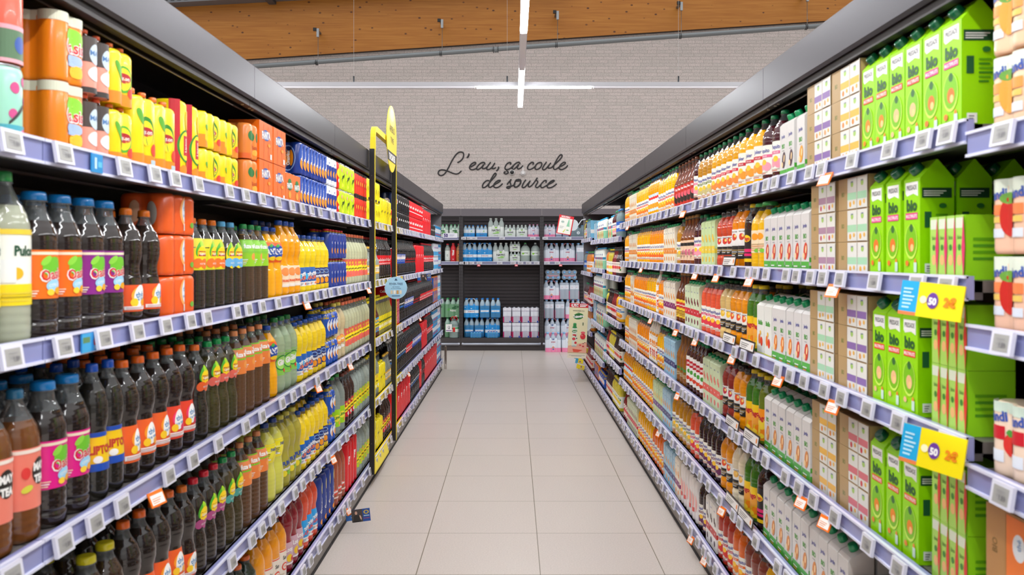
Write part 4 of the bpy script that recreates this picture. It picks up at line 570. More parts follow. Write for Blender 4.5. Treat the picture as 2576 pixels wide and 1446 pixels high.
 ('R', 'A', 6, [('syr_r', 6.978, 7.362, 1, 2), ('ct_r', 6.4, 6.978, 1, 2), ('jo2', 5.742, 6.4, 1, 2), ('jcarrot', 5.303, 5.742, 1, 2), ('ct_b', 4.902, 5.303, 1, 2), ('ct_p', 4.786, 4.902, 1, 1), ('whitepk', 4.296, 4.786, 1, 1), ('jgrape', 4.137, 4.296, 1, 2), ('ct_c', 3.882, 4.137, 1, 2), ('jred', 3.618, 3.882, 1, 2), ('jcarrot', 3.445, 3.618, 1, 2), ('jprune', 3.175, 3.445, 1, 2), ('jo4', 3.005, 3.175, 1, 2), ('wc_a', 2.797, 3.005, 1, 2)]),
 ('R', 'a', 1, [('milkpk', 8.04, 8.665, 1, 1), ('jdark', 7.76, 8.04, 1, 1), ('syr_b', 7.499, 7.76, 1, 1)]),
 ('R', 'a', 2, [('syr_o', 8.375, 8.817, 1, 1), ('syr_y', 8.04, 8.375, 1, 1), ('syr_r', 7.76, 8.04, 1, 1), ('syr_g', 7.471, 7.76, 1, 1)]),
 ('R', 'a', 3, [('syr_y', 8.446, 8.817, 1, 1), ('syr_g', 8.105, 8.446, 1, 1), ('syr_r', 7.73, 8.105, 1, 1), ('jo4', 7.471, 7.73, 1, 1)]),
 ('R', 'a', 4, [('syr_r', 8.306, 8.74, 1, 1), ('syr_y', 7.882, 8.306, 1, 1), ('syr_g', 7.471, 7.882, 1, 1)]),
 ('R', 'a', 5, [('syr_g', 8.04, 8.665, 1, 1), ('syr_y', 7.471, 8.04, 1, 1)]),
 ('R', 'a', 6, [('syr_g', 8.04, 8.59, 1, 1), ('syr_r', 7.73, 8.04, 1, 1), ('yellowb', 7.443, 7.73, 1, 1)]),
 ('R', 'b', 1, [('dairy', 9.484, 10.157, 1, 1), ('milkpk', 8.778, 9.484, 1, 1)]),
 ('R', 'b', 2, [('syr_b', 9.761, 10.105, 1, 1), ('milkpk', 8.856, 9.761, 1, 1)]),
 ('R', 'b', 3, [('milkpk', 8.856, 10.105, 1, 1)]),
 ('R', 'b', 4, [('dairy', 9.575, 10.105, 1, 1), ('milkpk', 8.817, 9.575, 1, 1)]),
 ('R', 'b', 5, [('milkpk', 8.778, 10.055, 1, 1)]),
 ('R', 'b', 6, [('orange_en', 9.308, 9.955, 1, 1), ('bluefour', 8.778, 9.308, 1, 1)]),
 ('R', 'c', 1, [('syr_y', 10.992, 11.496, 1, 1), ('jdark', 10.699, 10.992, 1, 1), ('dairy', 10.261, 10.699, 1, 1)]),
 ('R', 'c', 2, [('syr_b', 10.814, 11.63, 1, 1), ('syr_o', 10.208, 10.814, 1, 1)]),
 ('R', 'c', 3, [('jdark', 10.699, 11.496, 1, 1), ('syr_r', 10.208, 10.699, 1, 1)]),
 ('R', 'c', 4, [('syr_g', 10.699, 11.431, 1, 1), ('syr_o', 10.157, 10.699, 1, 1)]),
 ('R', 'c', 5, [('syr_r', 10.157, 11.302, 1, 1)]),
 ('R', 'c', 6, [('jcarrot', 10.586, 11.176, 1, 1), ('syr_g', 10.055, 10.586, 1, 1)]),
]
# ---------------------------------------------------------------- procedural surfaces
def nodes(name):
    m = bpy.data.materials.new(name); m.use_nodes = True; n = m.node_tree.nodes; l = m.node_tree.links
    return m, n, l, n['Principled BSDF']
def ramp(n, pts):
    r = n.new('ShaderNodeValToRGB'); e = r.color_ramp.elements
    e[0].position, e[0].color = pts[0][0], lin(pts[0][1]); e[1].position, e[1].color = pts[-1][0], lin(pts[-1][1])
    for p, c in pts[1:-1]: q = e.new(p); q.color = lin(c)
    return r
def coords(n, l, src='Object', rot=(0, 0, 0), sc_=(1, 1, 1), loc=(0, 0, 0)):
    t = n.new('ShaderNodeTexCoord'); m = n.new('ShaderNodeMapping')
    m.inputs['Location'].default_value = loc; m.inputs['Rotation'].default_value = rot; m.inputs['Scale'].default_value = sc_
    l.new(t.outputs[src], m.inputs[0]); return m
def brick_mat():
    m, n, l, b = nodes('whitewashed_brick')
    c = coords(n, l, rot=(radians(-90), 0, 0))
    nz = n.new('ShaderNodeTexNoise'); nz.inputs['Scale'].default_value = 9; l.new(c.outputs[0], nz.inputs[0])
    mx = n.new('ShaderNodeVectorMath'); mx.operation = 'MULTIPLY_ADD'; mx.inputs[1].default_value = (.035, .010, .0)
    l.new(nz.outputs['Color'], mx.inputs[0]); l.new(c.outputs[0], mx.inputs[2])
    br = n.new('ShaderNodeTexBrick'); l.new(mx.outputs[0], br.inputs[0])
    br.offset = .42; br.squash = .72; br.squash_frequency = 3; br.offset_frequency = 2
    br.inputs['Scale'].default_value = 1; br.inputs['Brick Width'].default_value = .205; br.inputs['Row Height'].default_value = .0553
    br.inputs['Mortar Size'].default_value = .0040; br.inputs['Mortar Smooth'].default_value = .35; br.inputs['Bias'].default_value = -.2
    br.inputs['Color1'].default_value = lin('#dccfca'); br.inputs['Color2'].default_value = lin('#d0c7c1'); br.inputs['Mortar'].default_value = lin('#b9afa9')
    n2 = n.new('ShaderNodeTexNoise'); n2.inputs['Scale'].default_value = 60; l.new(c.outputs[0], n2.inputs[0])
    r2 = ramp(n, [(.35, '#e2e2e2'), (.65, '#ffffff')]); l.new(n2.outputs[0], r2.inputs[0])
    mu = n.new('ShaderNodeMixRGB'); mu.blend_type = 'MULTIPLY'; mu.inputs[0].default_value = 1
    l.new(br.outputs[0], mu.inputs[1]); l.new(r2.outputs[0], mu.inputs[2]); l.new(mu.outputs[0], b.inputs['Base Color'])
    bp = n.new('ShaderNodeBump'); bp.inputs['Distance'].default_value = .004; bp.invert = True; bp.inputs['Strength'].default_value = .25
    l.new(br.outputs['Fac'], bp.inputs['Height']); l.new(bp.outputs[0], b.inputs['Normal']); b.inputs['Roughness'].default_value = .85
    return m
def tile_mat():
    m, n, l, b = nodes('beige_floor_tiles')
    c = coords(n, l, loc=(-.131+.6, -.405+.6, 0))
    br = n.new('ShaderNodeTexBrick'); l.new(c.outputs[0], br.inputs[0]); br.offset = 0; br.squash = 1
    br.inputs['Scale'].default_value = 1; br.inputs['Brick Width'].default_value = .6; br.inputs['Row Height'].default_value = .6
    br.inputs['Mortar Size'].default_value = .0022; br.inputs['Mortar Smooth'].default_value = .2
    br.inputs['Color1'].default_value = lin('#cfc4bb'); br.inputs['Color2'].default_value = lin('#ccc1b9'); br.inputs['Mortar'].default_value = lin('#6f6650')
    n2 = n.new('ShaderNodeTexNoise'); n2.inputs['Scale'].default_value = 120; n2.inputs['Detail'].default_value = 3; l.new(c.outputs[0], n2.inputs[0])
    r2 = ramp(n, [(.3, '#eeeeee'), (.7, '#ffffff')]); l.new(n2.outputs[0], r2.inputs[0])
    mu = n.new('ShaderNodeMixRGB'); mu.blend_type = 'MULTIPLY'; mu.inputs[0].default_value = 1
    l.new(br.outputs[0], mu.inputs[1]); l.new(r2.outputs[0], mu.inputs[2]); l.new(mu.outputs[0], b.inputs['Base Color'])
    b.inputs['Roughness'].default_value = .32; b.inputs['Specular IOR Level'].default_value = .4
    return m
def wood_mat():
    m, n, l, b = nodes('knotty_glulam')
    c = coords(n, l, rot=(0, radians(3.8), 0), sc_=(1.2, 1, 26))
    nz = n.new('ShaderNodeTexNoise'); nz.inputs['Scale'].default_value = 1.6; nz.inputs['Detail'].default_value = 4; l.new(c.outputs[0], nz.inputs[0])
    r = ramp(n, [(.3, '#a8651a'), (.5, '#b27022'), (.72, '#bd7c2e')]); l.new(nz.outputs[0], r.inputs[0])
    c2 = coords(n, l, rot=(0, radians(3.8), 0), sc_=(5.6, .01, 8.5)); v = n.new('ShaderNodeTexVoronoi'); v.inputs['Scale'].default_value = 1; v.inputs['Randomness'].default_value = 1; l.new(c2.outputs[0], v.inputs[0])
    kr = ramp(n, [(.08, '#ffffff'), (.15, '#000000')]); l.new(v.outputs['Distance'], kr.inputs[0])
    sz = n.new('ShaderNodeTexNoise'); sz.inputs['Scale'].default_value = 1.3; l.new(c2.outputs[0], sz.inputs[0])
    mm = n.new('ShaderNodeMath'); mm.operation = 'MULTIPLY'; l.new(kr.outputs[0], mm.inputs[0]); l.new(sz.outputs[0], mm.inputs[1])
    m2 = n.new('ShaderNodeMath'); m2.operation = 'MULTIPLY'; m2.use_clamp = True; m2.inputs[1].default_value = 2.0; l.new(mm.outputs[0], m2.inputs[0])
    mk = n.new('ShaderNodeMixRGB'); l.new(m2.outputs[0], mk.inputs[0]); l.new(r.outputs[0], mk.inputs[1]); mk.inputs[2].default_value = lin('#5c3010')
    l.new(mk.outputs[0], b.inputs['Base Color']); b.inputs['Roughness'].default_value = .45
    return m
def brushed(name, col, rough=.36, metal=.75):
    m, n, l, b = nodes(name); c = coords(n, l, sc_=(300, 2, 300))
    nz = n.new('ShaderNodeTexNoise'); nz.inputs['Scale'].default_value = 1.; l.new(c.outputs[0], nz.inputs[0])
    r = ramp(n, [(.3, col), (.7, '#%02x%02x%02x' % tuple(min(255, int(int(col[i:i+2], 16)*1.06)) for i in (1, 3, 5)))]); l.new(nz.outputs[0], r.inputs[0])
    l.new(r.outputs[0], b.inputs['Base Color']); b.inputs['Roughness'].default_value = rough; b.inputs['Metallic'].default_value = metal
    return m
BRICK, TILE, WOOD = brick_mat(), tile_mat(), wood_mat()
FASC = brushed('brushed_fascia', '#3d3b42', .36, .8); DARK = M('#2b2527', .5); KICK = brushed('kick_metal', '#8b8782', .45, .5)
RAIL = M('#8c90c0', .3, 0, .4); RAILW = M('#dfe0f4', .3, 0, .3); SHELF = M('#6e6866', .45, .3)
# ---------------------------------------------------------------- the setting
def struct(name, g, kind_='structure', parent=None):
    o = OB(name, g.mesh(name), parent); o['kind'] = kind_; return o
g = G(); g.add([(-6, -4, 0), (6.5, -4, 0), (6.5, 14.15, 0), (-6, 14.15, 0)], [(0, 1, 2, 3)], TILE); struct('floor', g)
g = G(); g.box(-6, 6.5, 14.1, 14.25, 0, 7.2, BRICK); struct('wall_back', g)
g = G()   # deep timber beam with a sloping foot, in front of the wall
g.prism([(-6, 4.758), (6.5, 5.588), (6.5, 7.6), (-6, 7.6)], 'y', 14.03, 14.095, WOOD); struct('trim_1', g)
g = G(); g.prism([(-6, 4.750), (6.5, 5.580), (6.5, 5.588), (-6, 4.758)], 'y', 14.04, 14.095, M('#3a2c22', .6)); struct('beam_shadow_line', g)  # thin dark strip, the shadow line under the beam put in as colour
# ---------------------------------------------------------------- LED runs
LED = M('#fbfdff', .5, 0, 0, LAMP)
def led_run(label, segs, horiz, pos, z, wires):
    e = OB('linear_lamp', None, None, (0, 0, 0)); tag(e, label, 'ceiling lamp')
    g = G(); a, b = segs[0][0], segs[-1][1]
    if horiz: g.box(a, b, pos-.028, pos+.028, z+.012, z+.055, M('#b9b8bd', .4))
    else: g.box(pos-.028, pos+.028, a, b, z+.012, z+.055, M('#b9b8bd', .4))
    OB('housing', g.mesh('housing'), e)
    for s0, s1, lit in segs:
        g = G(); mt = LED if lit else M('#efecf2', .35)
        nm = 'light_tube' if lit else 'blank_cover'
        if horiz: g.box(s0+.01, s1-.01, pos-.024, pos+.024, z-.004, z+.013, mt)
        else: g.box(pos-.024, pos+.024, s0+.01, s1-.01, z-.004, z+.013, mt)
        OB(nm, g.mesh(nm), e)
    for q in wires:
        g = G(); x, y = (q, pos) if horiz else (pos, q)
        g.tube([(x, y, z+.055), (x, y, z+.12)], .008, M('#3a3f44', .5), 6); g.tube([(x, y, z+.11), (x, y, 6.9)], .0011, M('#b0aeac', .5), 5)
        OB('hanging_wire', g.mesh('wire'), e)
led_run('long LED strip lamp hanging down the middle of the aisle', [(-1.8, 2.6, 1), (2.6, 3.9, 0), (3.9, 6.2, 1), (6.2, 7.45, 0), (7.45, 9.3, 1)], False, .078, 3.2, [1, 5, 9])
led_run('white lamp track crossing the aisle in front of the brick wall', [(-3.4, -.385, 0), (-.385, .815, 1), (.815, 3.4, 0)], True, 8.55, 3.265, [-1.64, -.062, 1.70])
# the rows of lamps over the neighbouring aisles, out of the picture
for i, (x, lb) in enumerate(((-3.3, 'soda side'), (3.5, 'juice side'))):
    led_run('LED strip lamp over the next aisle, ' + lb, [(-1.5, 4, 1), (4, 5.2, 0), (5.2, 9.5, 1)], False, x, 3.6, [0, 6])
# ---------------------------------------------------------------- drain pipe on its hangers, cable tray
STEEL = M('#83888a', .45, .4)
def pz(x): return 4.746 + (x+3.258)*.0728
e = OB('ceiling_pipe', None, None, (0, 0, 0)); tag(e, 'long grey pipe hanging below the timber beam', 'pipe')
g = G(); g.tube([(-5.6, 13.8, pz(-5.4)), (6.3, 13.8, pz(6.3))], .040, STEEL, 14); OB('pipe_run', g.mesh('pipe'), e)
g = G(); x = -.29; g.tube([(x-.03, 13.8, pz(x-.03)), (x+.03, 13.8, pz(x+.03))], .050, STEEL, 14)
for s in (-.04, .04): g.tube([(x+s-.006, 13.8, pz(x+s)), (x+s+.006, 13.8, pz(x+s))], .055, M('#5a5e60', .4, .5), 14)
OB('coupling', g.mesh('coupling'), e)
for x in (-3.26, -1.20, .716, 2.77, 4.86):
    h = OB('pipe_hanger', None, e)
    g = G(); g.box(x-.02, x+.02, 13.80, 14.03, pz(x)+.525, pz(x)+.555, M('#6a6660', .5, .4)); g.box(x-.0, x+.04, 13.77, 13.81, pz(x)+.42, pz(x)+.56, M('#a9adb0', .35, .7))
    g.box(x-.055, x-.0, 13.76, 13.80, pz(x)+.52, pz(x)+.57, M('#201d1c', .5)); OB('bracket', g.mesh('bracket'), h)
    g = G(); g.tube([(x+.02, 13.8, pz(x)), (x+.02, 13.8, pz(x)+.46)], .0045, M('#7a7a78', .4, .6), 6); OB('rod', g.mesh('rod'), h)
    g = G()
    for s in (-.012, .012): g.tube([(x+s-.004, 13.8, pz(x)), (x+s+.004, 13.8, pz(x))], .049, M('#2e3032', .4, .5), 14)
    OB('clamp', g.mesh('clamp'), h)
e = OB('cable_tray', None, None, (0, 0, 0)); tag(e, 'grey perforated cable tray fixed across the timber beam', 'cable tray')
g = G(); tz = lambda x: 5.745 + (x+5.5)*.055
g.prism([(-6, tz(-6)), (1, tz(1)), (1, tz(1)+.09), (-6, tz(-6)+.09)], 'y', 13.78, 14.03, M('#77787c', .5, .4)); OB('tray', g.mesh('tray'), e)
g = G()
for i in range(60):
    x = -5.9 + i*.11; g.box(x, x+.06, 13.777, 13.78, tz(x)+.03, tz(x)+.055, M('#3f4043', .6))
OB('slots', g.mesh('slots'), e)
g = G(); g.box(-4.12, -4.0, 13.76, 14.03, tz(-4)-.05, tz(-4), M('#55565a', .5, .4)); OB('bracket', g.mesh('bracket'), e)
# ---------------------------------------------------------------- script lettering on the wall: pen strokes in metres
YW = 14.1
def sm(pts, n=4):
    """Catmull-Rom smoothing"""
    P = [pts[0]] + pts + [pts[-1]]; o = []
    for i in range(1, len(P)-2):
        for k in range(n):
            t = k/n; a, b, c, d = P[i-1], P[i], P[i+1], P[i+2]
            o.append(tuple(.5*(2*b[j]+(c[j]-a[j])*t+(2*a[j]-5*b[j]+4*c[j]-d[j])*t*t+(3*b[j]-a[j]-3*c[j]+d[j])*t**3) for j in (0, 1)))
    return o + [pts[-1]]
WORDS = [[([(-0.939, 3.121), (-0.895, 3.147), (-0.855, 3.194), (-0.84, 3.247), (-0.848, 3.283), (-0.884, 3.299), (-0.926, 3.291), (-0.968, 3.257), (-1.01, 3.199), (-1.046, 3.137), (-1.083, 3.063), (-1.12, 2.995), (-1.146, 2.953), (-1.183, 2.914), (-1.224, 2.901), (-1.259, 2.914), (-1.272, 2.945), (-1.259, 2.98), (-1.224, 2.996), (-1.183, 2.996), (-1.135, 2.985), (-1.083, 2.964), (-1.02, 2.938), (-0.968, 2.927), (-0.926, 2.938), (-0.9, 2.959), (-0.884, 2.972)], 0.0125), ([(-0.751, 3.26), (-0.753, 3.247), (-0.764, 3.223), (-0.779, 3.207)], 0.015000000000000001), ([(-0.719, 3.048), (-0.68, 3.069), (-0.643, 3.095), (-0.636, 3.118), (-0.659, 3.123), (-0.696, 3.105), (-0.73, 3.069), (-0.74, 3.032), (-0.727, 3.008), (-0.69, 3.0), (-0.649, 3.011), (-0.617, 3.027)], 0.0125), ([(-0.484, 3.092), (-0.486, 3.118), (-0.518, 3.123), (-0.56, 3.105), (-0.601, 3.063), (-0.62, 3.027), (-0.612, 3.003), (-0.586, 3.006), (-0.549, 3.032), (-0.51, 3.074)], 0.0125), ([(-0.505, 3.079), (-0.523, 3.037), (-0.512, 3.016), (-0.481, 3.021), (-0.45, 3.042)], 0.0125), ([(-0.387, 3.121), (-0.423, 3.074), (-0.45, 3.027), (-0.442, 3.003), (-0.408, 3.006), (-0.376, 3.027), (-0.345, 3.063), (-0.316, 3.105)], 0.0125), ([(-0.316, 3.105), (-0.345, 3.058), (-0.355, 3.027), (-0.345, 3.016), (-0.319, 3.021), (-0.3, 3.032)], 0.0125), ([(-0.248, 3.04), (-0.251, 3.021), (-0.264, 2.998), (-0.28, 2.982)], 0.014000000000000002)], [([(-0.048, 3.09), (-0.039, 3.112), (-0.061, 3.122), (-0.105, 3.1), (-0.136, 3.05), (-0.136, 3.012), (-0.105, 3.003), (-0.061, 3.015), (-0.017, 3.05), (0.027, 3.094), (0.071, 3.122), (0.106, 3.122), (0.112, 3.097)], 0.0125), ([(-0.105, 3.003), (-0.108, 2.981), (-0.089, 2.965), (-0.092, 2.943), (-0.124, 2.927), (-0.152, 2.94), (-0.152, 2.959), (-0.133, 2.962)], 0.0125), ([(0.112, 3.097), (0.106, 3.122), (0.068, 3.122), (0.021, 3.087), (-0.01, 3.043), (-0.017, 3.012), (0.005, 3.006), (0.04, 3.031), (0.084, 3.081)], 0.0125), ([(0.09, 3.081), (0.071, 3.037), (0.084, 3.012), (0.121, 3.025), (0.162, 3.062)], 0.0125)], [([(0.335, 3.09), (0.344, 3.116), (0.316, 3.125), (0.272, 3.094), (0.247, 3.05), (0.247, 3.012), (0.279, 3.003), (0.322, 3.018), (0.366, 3.05)], 0.0125), ([(0.454, 3.122), (0.41, 3.106), (0.373, 3.056), (0.376, 3.012), (0.41, 3.006), (0.454, 3.031), (0.483, 3.081), (0.48, 3.116), (0.454, 3.122)], 0.0125), ([(0.561, 3.125), (0.524, 3.075), (0.498, 3.025), (0.511, 2.999), (0.549, 3.012), (0.593, 3.062), (0.633, 3.109)], 0.0125), ([(0.633, 3.109), (0.599, 3.062), (0.596, 3.031), (0.611, 3.025), (0.649, 3.037), (0.681, 3.068), (0.737, 3.119), (0.794, 3.175), (0.825, 3.219), (0.825, 3.248), (0.8, 3.251), (0.762, 3.207), (0.725, 3.144), (0.693, 3.081), (0.684, 3.031), (0.696, 3.006), (0.731, 3.012), (0.787, 3.05), (0.844, 3.075), (0.882, 3.106), (0.882, 3.125), (0.85, 3.122), (0.806, 3.087), (0.778, 3.037), (0.794, 3.006), (0.838, 3.006), (0.888, 3.031), (0.919, 3.065)], 0.0125)], [([(-0.413, 2.814), (-0.45, 2.814), (-0.494, 2.779), (-0.519, 2.736), (-0.516, 2.698), (-0.482, 2.701), (-0.438, 2.736), (-0.381, 2.805), (-0.331, 2.861), (-0.293, 2.911), (-0.296, 2.937), (-0.318, 2.933), (-0.35, 2.886), (-0.387, 2.817), (-0.413, 2.754), (-0.413, 2.71), (-0.391, 2.701), (-0.362, 2.717), (-0.318, 2.745), (-0.262, 2.779), (-0.224, 2.805), (-0.224, 2.82), (-0.262, 2.814), (-0.312, 2.773), (-0.334, 2.729), (-0.312, 2.698), (-0.268, 2.698), (-0.224, 2.723), (-0.186, 2.758)], 0.0125)], [([(-0.102, 2.751), (-0.073, 2.792), (-0.039, 2.83)], 0.0125), ([(-0.045, 2.823), (-0.051, 2.779), (-0.039, 2.742), (-0.048, 2.704), (-0.08, 2.685), (-0.108, 2.692), (-0.105, 2.707), (-0.067, 2.717), (-0.01, 2.729), (0.027, 2.754)], 0.0125), ([(0.09, 2.833), (0.052, 2.823), (0.027, 2.779), (0.015, 2.729), (0.04, 2.704), (0.084, 2.723), (0.121, 2.767), (0.128, 2.811), (0.109, 2.833), (0.084, 2.827), (0.062, 2.811), (0.109, 2.814)], 0.0145), ([(0.209, 2.823), (0.172, 2.767), (0.153, 2.717), (0.165, 2.695), (0.203, 2.71), (0.247, 2.761), (0.285, 2.805)], 0.0125), ([(0.285, 2.805), (0.26, 2.754), (0.26, 2.717), (0.279, 2.71), (0.322, 2.742), (0.366, 2.798), (0.404, 2.855)], 0.0125), ([(0.404, 2.855), (0.392, 2.823), (0.417, 2.798), (0.404, 2.767), (0.379, 2.723), (0.392, 2.698), (0.423, 2.704), (0.467, 2.748)], 0.0125), ([(0.555, 2.783), (0.561, 2.814), (0.53, 2.814), (0.486, 2.773), (0.467, 2.729), (0.48, 2.695), (0.517, 2.704), (0.58, 2.742), (0.643, 2.773), (0.693, 2.805), (0.687, 2.82), (0.649, 2.808), (0.605, 2.773), (0.577, 2.729), (0.586, 2.695), (0.63, 2.695), (0.681, 2.717), (0.731, 2.754)], 0.0125)]]
e = OB('wall_lettering', None, None, (0, YW, 0)); tag(e, 'dark handwriting-style French slogan about water on the brick wall', 'lettering')
for wd in WORDS:
    g = G()
    for st, r in wd:
        r *= .92
        p = [(x, z) for x, z in sm(st)] if len(st) > 2 else st
        g.tube([(x, -.006, z) for x, z in p], r, M('#343233', .6), 8)
        for q in (p[0], p[-1]):
            n = 10; g.add([(q[0]+r*cos(2*pi*i/n), -.006-r*.9, q[1]+r*sin(2*pi*i/n)) for i in range(n)], [tuple(range(n))], M('#343233', .6))
    OB('word', g.mesh('word'), e)
g = G(); g.lathe([(.045, 0), (.047, .02), (.040, .035)], M('#dedad8', .4), 20); cb = g.mesh('base')
g = G(); g.lathe([(.034, .035), (.034, .045), (.028, .062), (.016, .073), (.002, .077)], M('#1a1c1e', .12, 0, .5), 20); cdm = g.mesh('dome')
e = OB('dome_camera', None, None, (-.02, YW-.001, 2.952)); e.rotation_euler = (radians(90), 0, 0); tag(e, 'small black dome camera in a white ring under the slogan', 'camera')
OB('base', cb, e); OB('dome', cdm, e)
e = OB('wall_sensor', None, None, (.165, YW-.001, 2.935)); e.rotation_euler = (radians(90), 0, 0); tag(e, 'white bulb-shaped sensor on the wall beside the dome camera', 'sensor')
g = G(); g.lathe([(.045, 0), (.046, .015), (.032, .02)], M('#d8d4d2', .4), 20); OB('base', g.mesh('base'), e)
g = G(); g.lathe([(.026, .02), (.027, .05), (.014, .065)], M('#e8e6e6', .3), 16); g.box(-.006, .006, .02, .11, .04, .05, M('#f4f4f4', .3)); OB('bulb', g.mesh('bulb'), e)
# ---------------------------------------------------------------- shelving of the two aisle sides
XF = {'L': .955, 'R': .932}      # distance of the price rails from the aisle axis
LZ = [1.768, 1.366, .957, .535, .147]
RZ = [1.812, 1.490, 1.160, .812, .478, .140]
NZ = [1.783, 1.392, 1.108, .735, .140]
RB = {'a': [1.706, 1.355, .945, .55, .14], 'b': [1.715, 1.398, 1.095, .79, .43, .14], 'c': [1.755, 1.335, .92, .62, .14]}
NAMES = ['top', 'second', 'third', 'fourth', 'fifth', 'sixth']
def rail_mesh(L, ins=None):
    g = G(); y = 0
    a, b = RAILW, ins or RAIL
    g.box(-L/2, L/2, -.004, .012, -.045, .004, b)
    g.box(-L/2, L/2, -.009, .0, -.001, .005, a); g.box(-L/2, L/2, -.009, .0, -.047, -.041, a)
    return g
def bay(side, y0, y1, zs, label, yellow=False):
    """local x runs along the shelf, local -y faces the aisle"""
    L = y1-y0; rz = radians(90) if side == 'L' else radians(-90); sx = -1 if side == 'L' else 1
    e = OB('shelving_unit', None, None, (sx*XF[side], (y0+y1)/2, 0), rz); tag(e, label, 'shelving')
    g = G()
    g.box(-L/2, L/2, .515, .53, .0, 2.24, DARK)
    for i in range(32): g.box(-L/2+.02, L/2-.02, .508, .516, .12+i*.065, .125+i*.065+.035, M('#332c2e', .5))
    OB('back_panel', g.mesh('back_panel'), e)
    for s in (-1, 1):
        g = G(); x = s*(L/2-.012); g.box(x-.010, x+.010, .46, .515, 0, 2.12, M('#3c383b', .4, .3))
        for i in range(38): g.box(x-.004, x+.004, .4585, .4605, .1+i*.053, .125+i*.053, M('#0e0c0d', .6))
        OB('upright', g.mesh('upright'), e)
    g = G(); g.box(-L/2+.002, L/2-.002, .012, .5, .0, zs[-1]-.045, KICK); g.box(-L/2+.002, L/2-.002, .006, .014, .0, .013, M('#231f20', .7)); OB('kick_plate', g.mesh('kick_plate'), e)
    for i, z in enumerate(zs):
        s_ = OB('shelf', None, e, (0, 0, z))
        g = G(); g.box(-L/2+.003, L/2-.003, .012, .51, -.030, -.006, SHELF); g.box(-L/2+.003, L/2-.003, .010, .03, -.045, -.006, M('#4b4648', .4))
        OB('shelf_board', g.mesh('shelf_board'), s_)
        if i < len(zs)-1:
            g = G()
            for s in (-1, 1): g.prism([(.05, -.03), (.5, -.03), (.5, -.068), (.44, -.068)], 'x', s*(L/2-.022)-.003, s*(L/2-.022)+.003, M('#2c2729', .5))
            g.tube([(-L/2+.05, .2, -.037), (L/2-.05, .2, -.037)], .006, M('#5d5658', .4, .4), 6)
            OB('bracket', g.mesh('shelf_bracket'), s_)
        OB('price_rail', rail_mesh(L-.004, M('#e8cf2c', .35) if yellow else None).mesh('price_rail'), s_)
    g = G(); g.prism([(-.006, 2.114), (.004, 2.106), (.012, 2.114), (.012, 2.222), (.0, 2.236), (-.006, 2.230)], 'x', -L/2+.0015, L/2-.0015, FASC); OB('fascia', g.mesh('fascia'), e)
    g = G(); g.box(-L/2, L/2, .012, .51, 2.215, 2.235, M('#3b3435', .5)); g.box(-L/2+.002, L/2-.002, .012, .038, 2.085, 2.11, M('#272123', .5))
    g.tube([(-L/2, .075, 2.09), (L/2, .075, 2.09)], .004, M('#8d837c', .3, .8), 6)
    for x in (-L/2+.04, -L/2+.075, L/2-.04): g.box(x-.004, x+.004, .022, .030, 2.082, 2.086, M('#d8c8a8', .3, .5))
    for j in range(3):
        for q in range(8): x = -L/2+.3+j*.4+q*.016; g.box(x, x+.007, .30, .31, 2.211, 2.2155, M('#c8c2ba', .4))
    OB('canopy', g.mesh('canopy'), e)
    return e
LY = [.31, 1.68, 3.05, 4.42, 5.79, 7.16, 8.53, 9.89, 11.24]
for i in range(8):
    bay('L', LY[i], LY[i+1], LZ, f'dark shelving unit on the soda side, {ORD[i+1]} bay from the near end', yellow=(i == 4))
g = None
RY = [(.33, 1.70, NZ), (1.70, 3.08, RZ), (3.08, 4.46, RZ), (4.46, 5.84, RZ), (5.84, 7.225, RZ), (7.225, 8.56, RB['a']), (8.56, 9.90, RB['b']), (9.90, 11.24, RB['c'])]
for i, (a, b, z) in enumerate(RY):
    bay('R', a, b, z, f'dark shelving unit on the juice side, {ORD[i+1]} bay from the near end')
for side, sx in (('L', -1), ('R', 1)):
    x = sx*XF[side]; g = G()
    g.box(min(x+sx*.02, x+sx*.52), max(x+sx*.02, x+sx*.52), 11.245, 11.262, 0, 2.10, M('#8f8d92', .4, .4)); o = OB('end_panel', g.mesh('end_panel'))
    tag(o, f'grey steel end panel closing the {"soda" if side=="L" else "juice"} shelving', 'panel')
    g = G(); g.tube([(x-sx*.035, 11.30, 0), (x-sx*.035, 11.30, .30)], .016, M('#8a7f76', .3, .8), 12); g.lathe([(.016, .30), (.012, .312), (.004, .316)], M('#8a7f76', .3, .8), 12, c=(x-sx*.035, 11.30))
    o = OB('guard_post', g.mesh('guard_post')); tag(o, f'short steel guard post at the far foot of the {"soda" if side=="L" else "juice"} shelves', 'post')
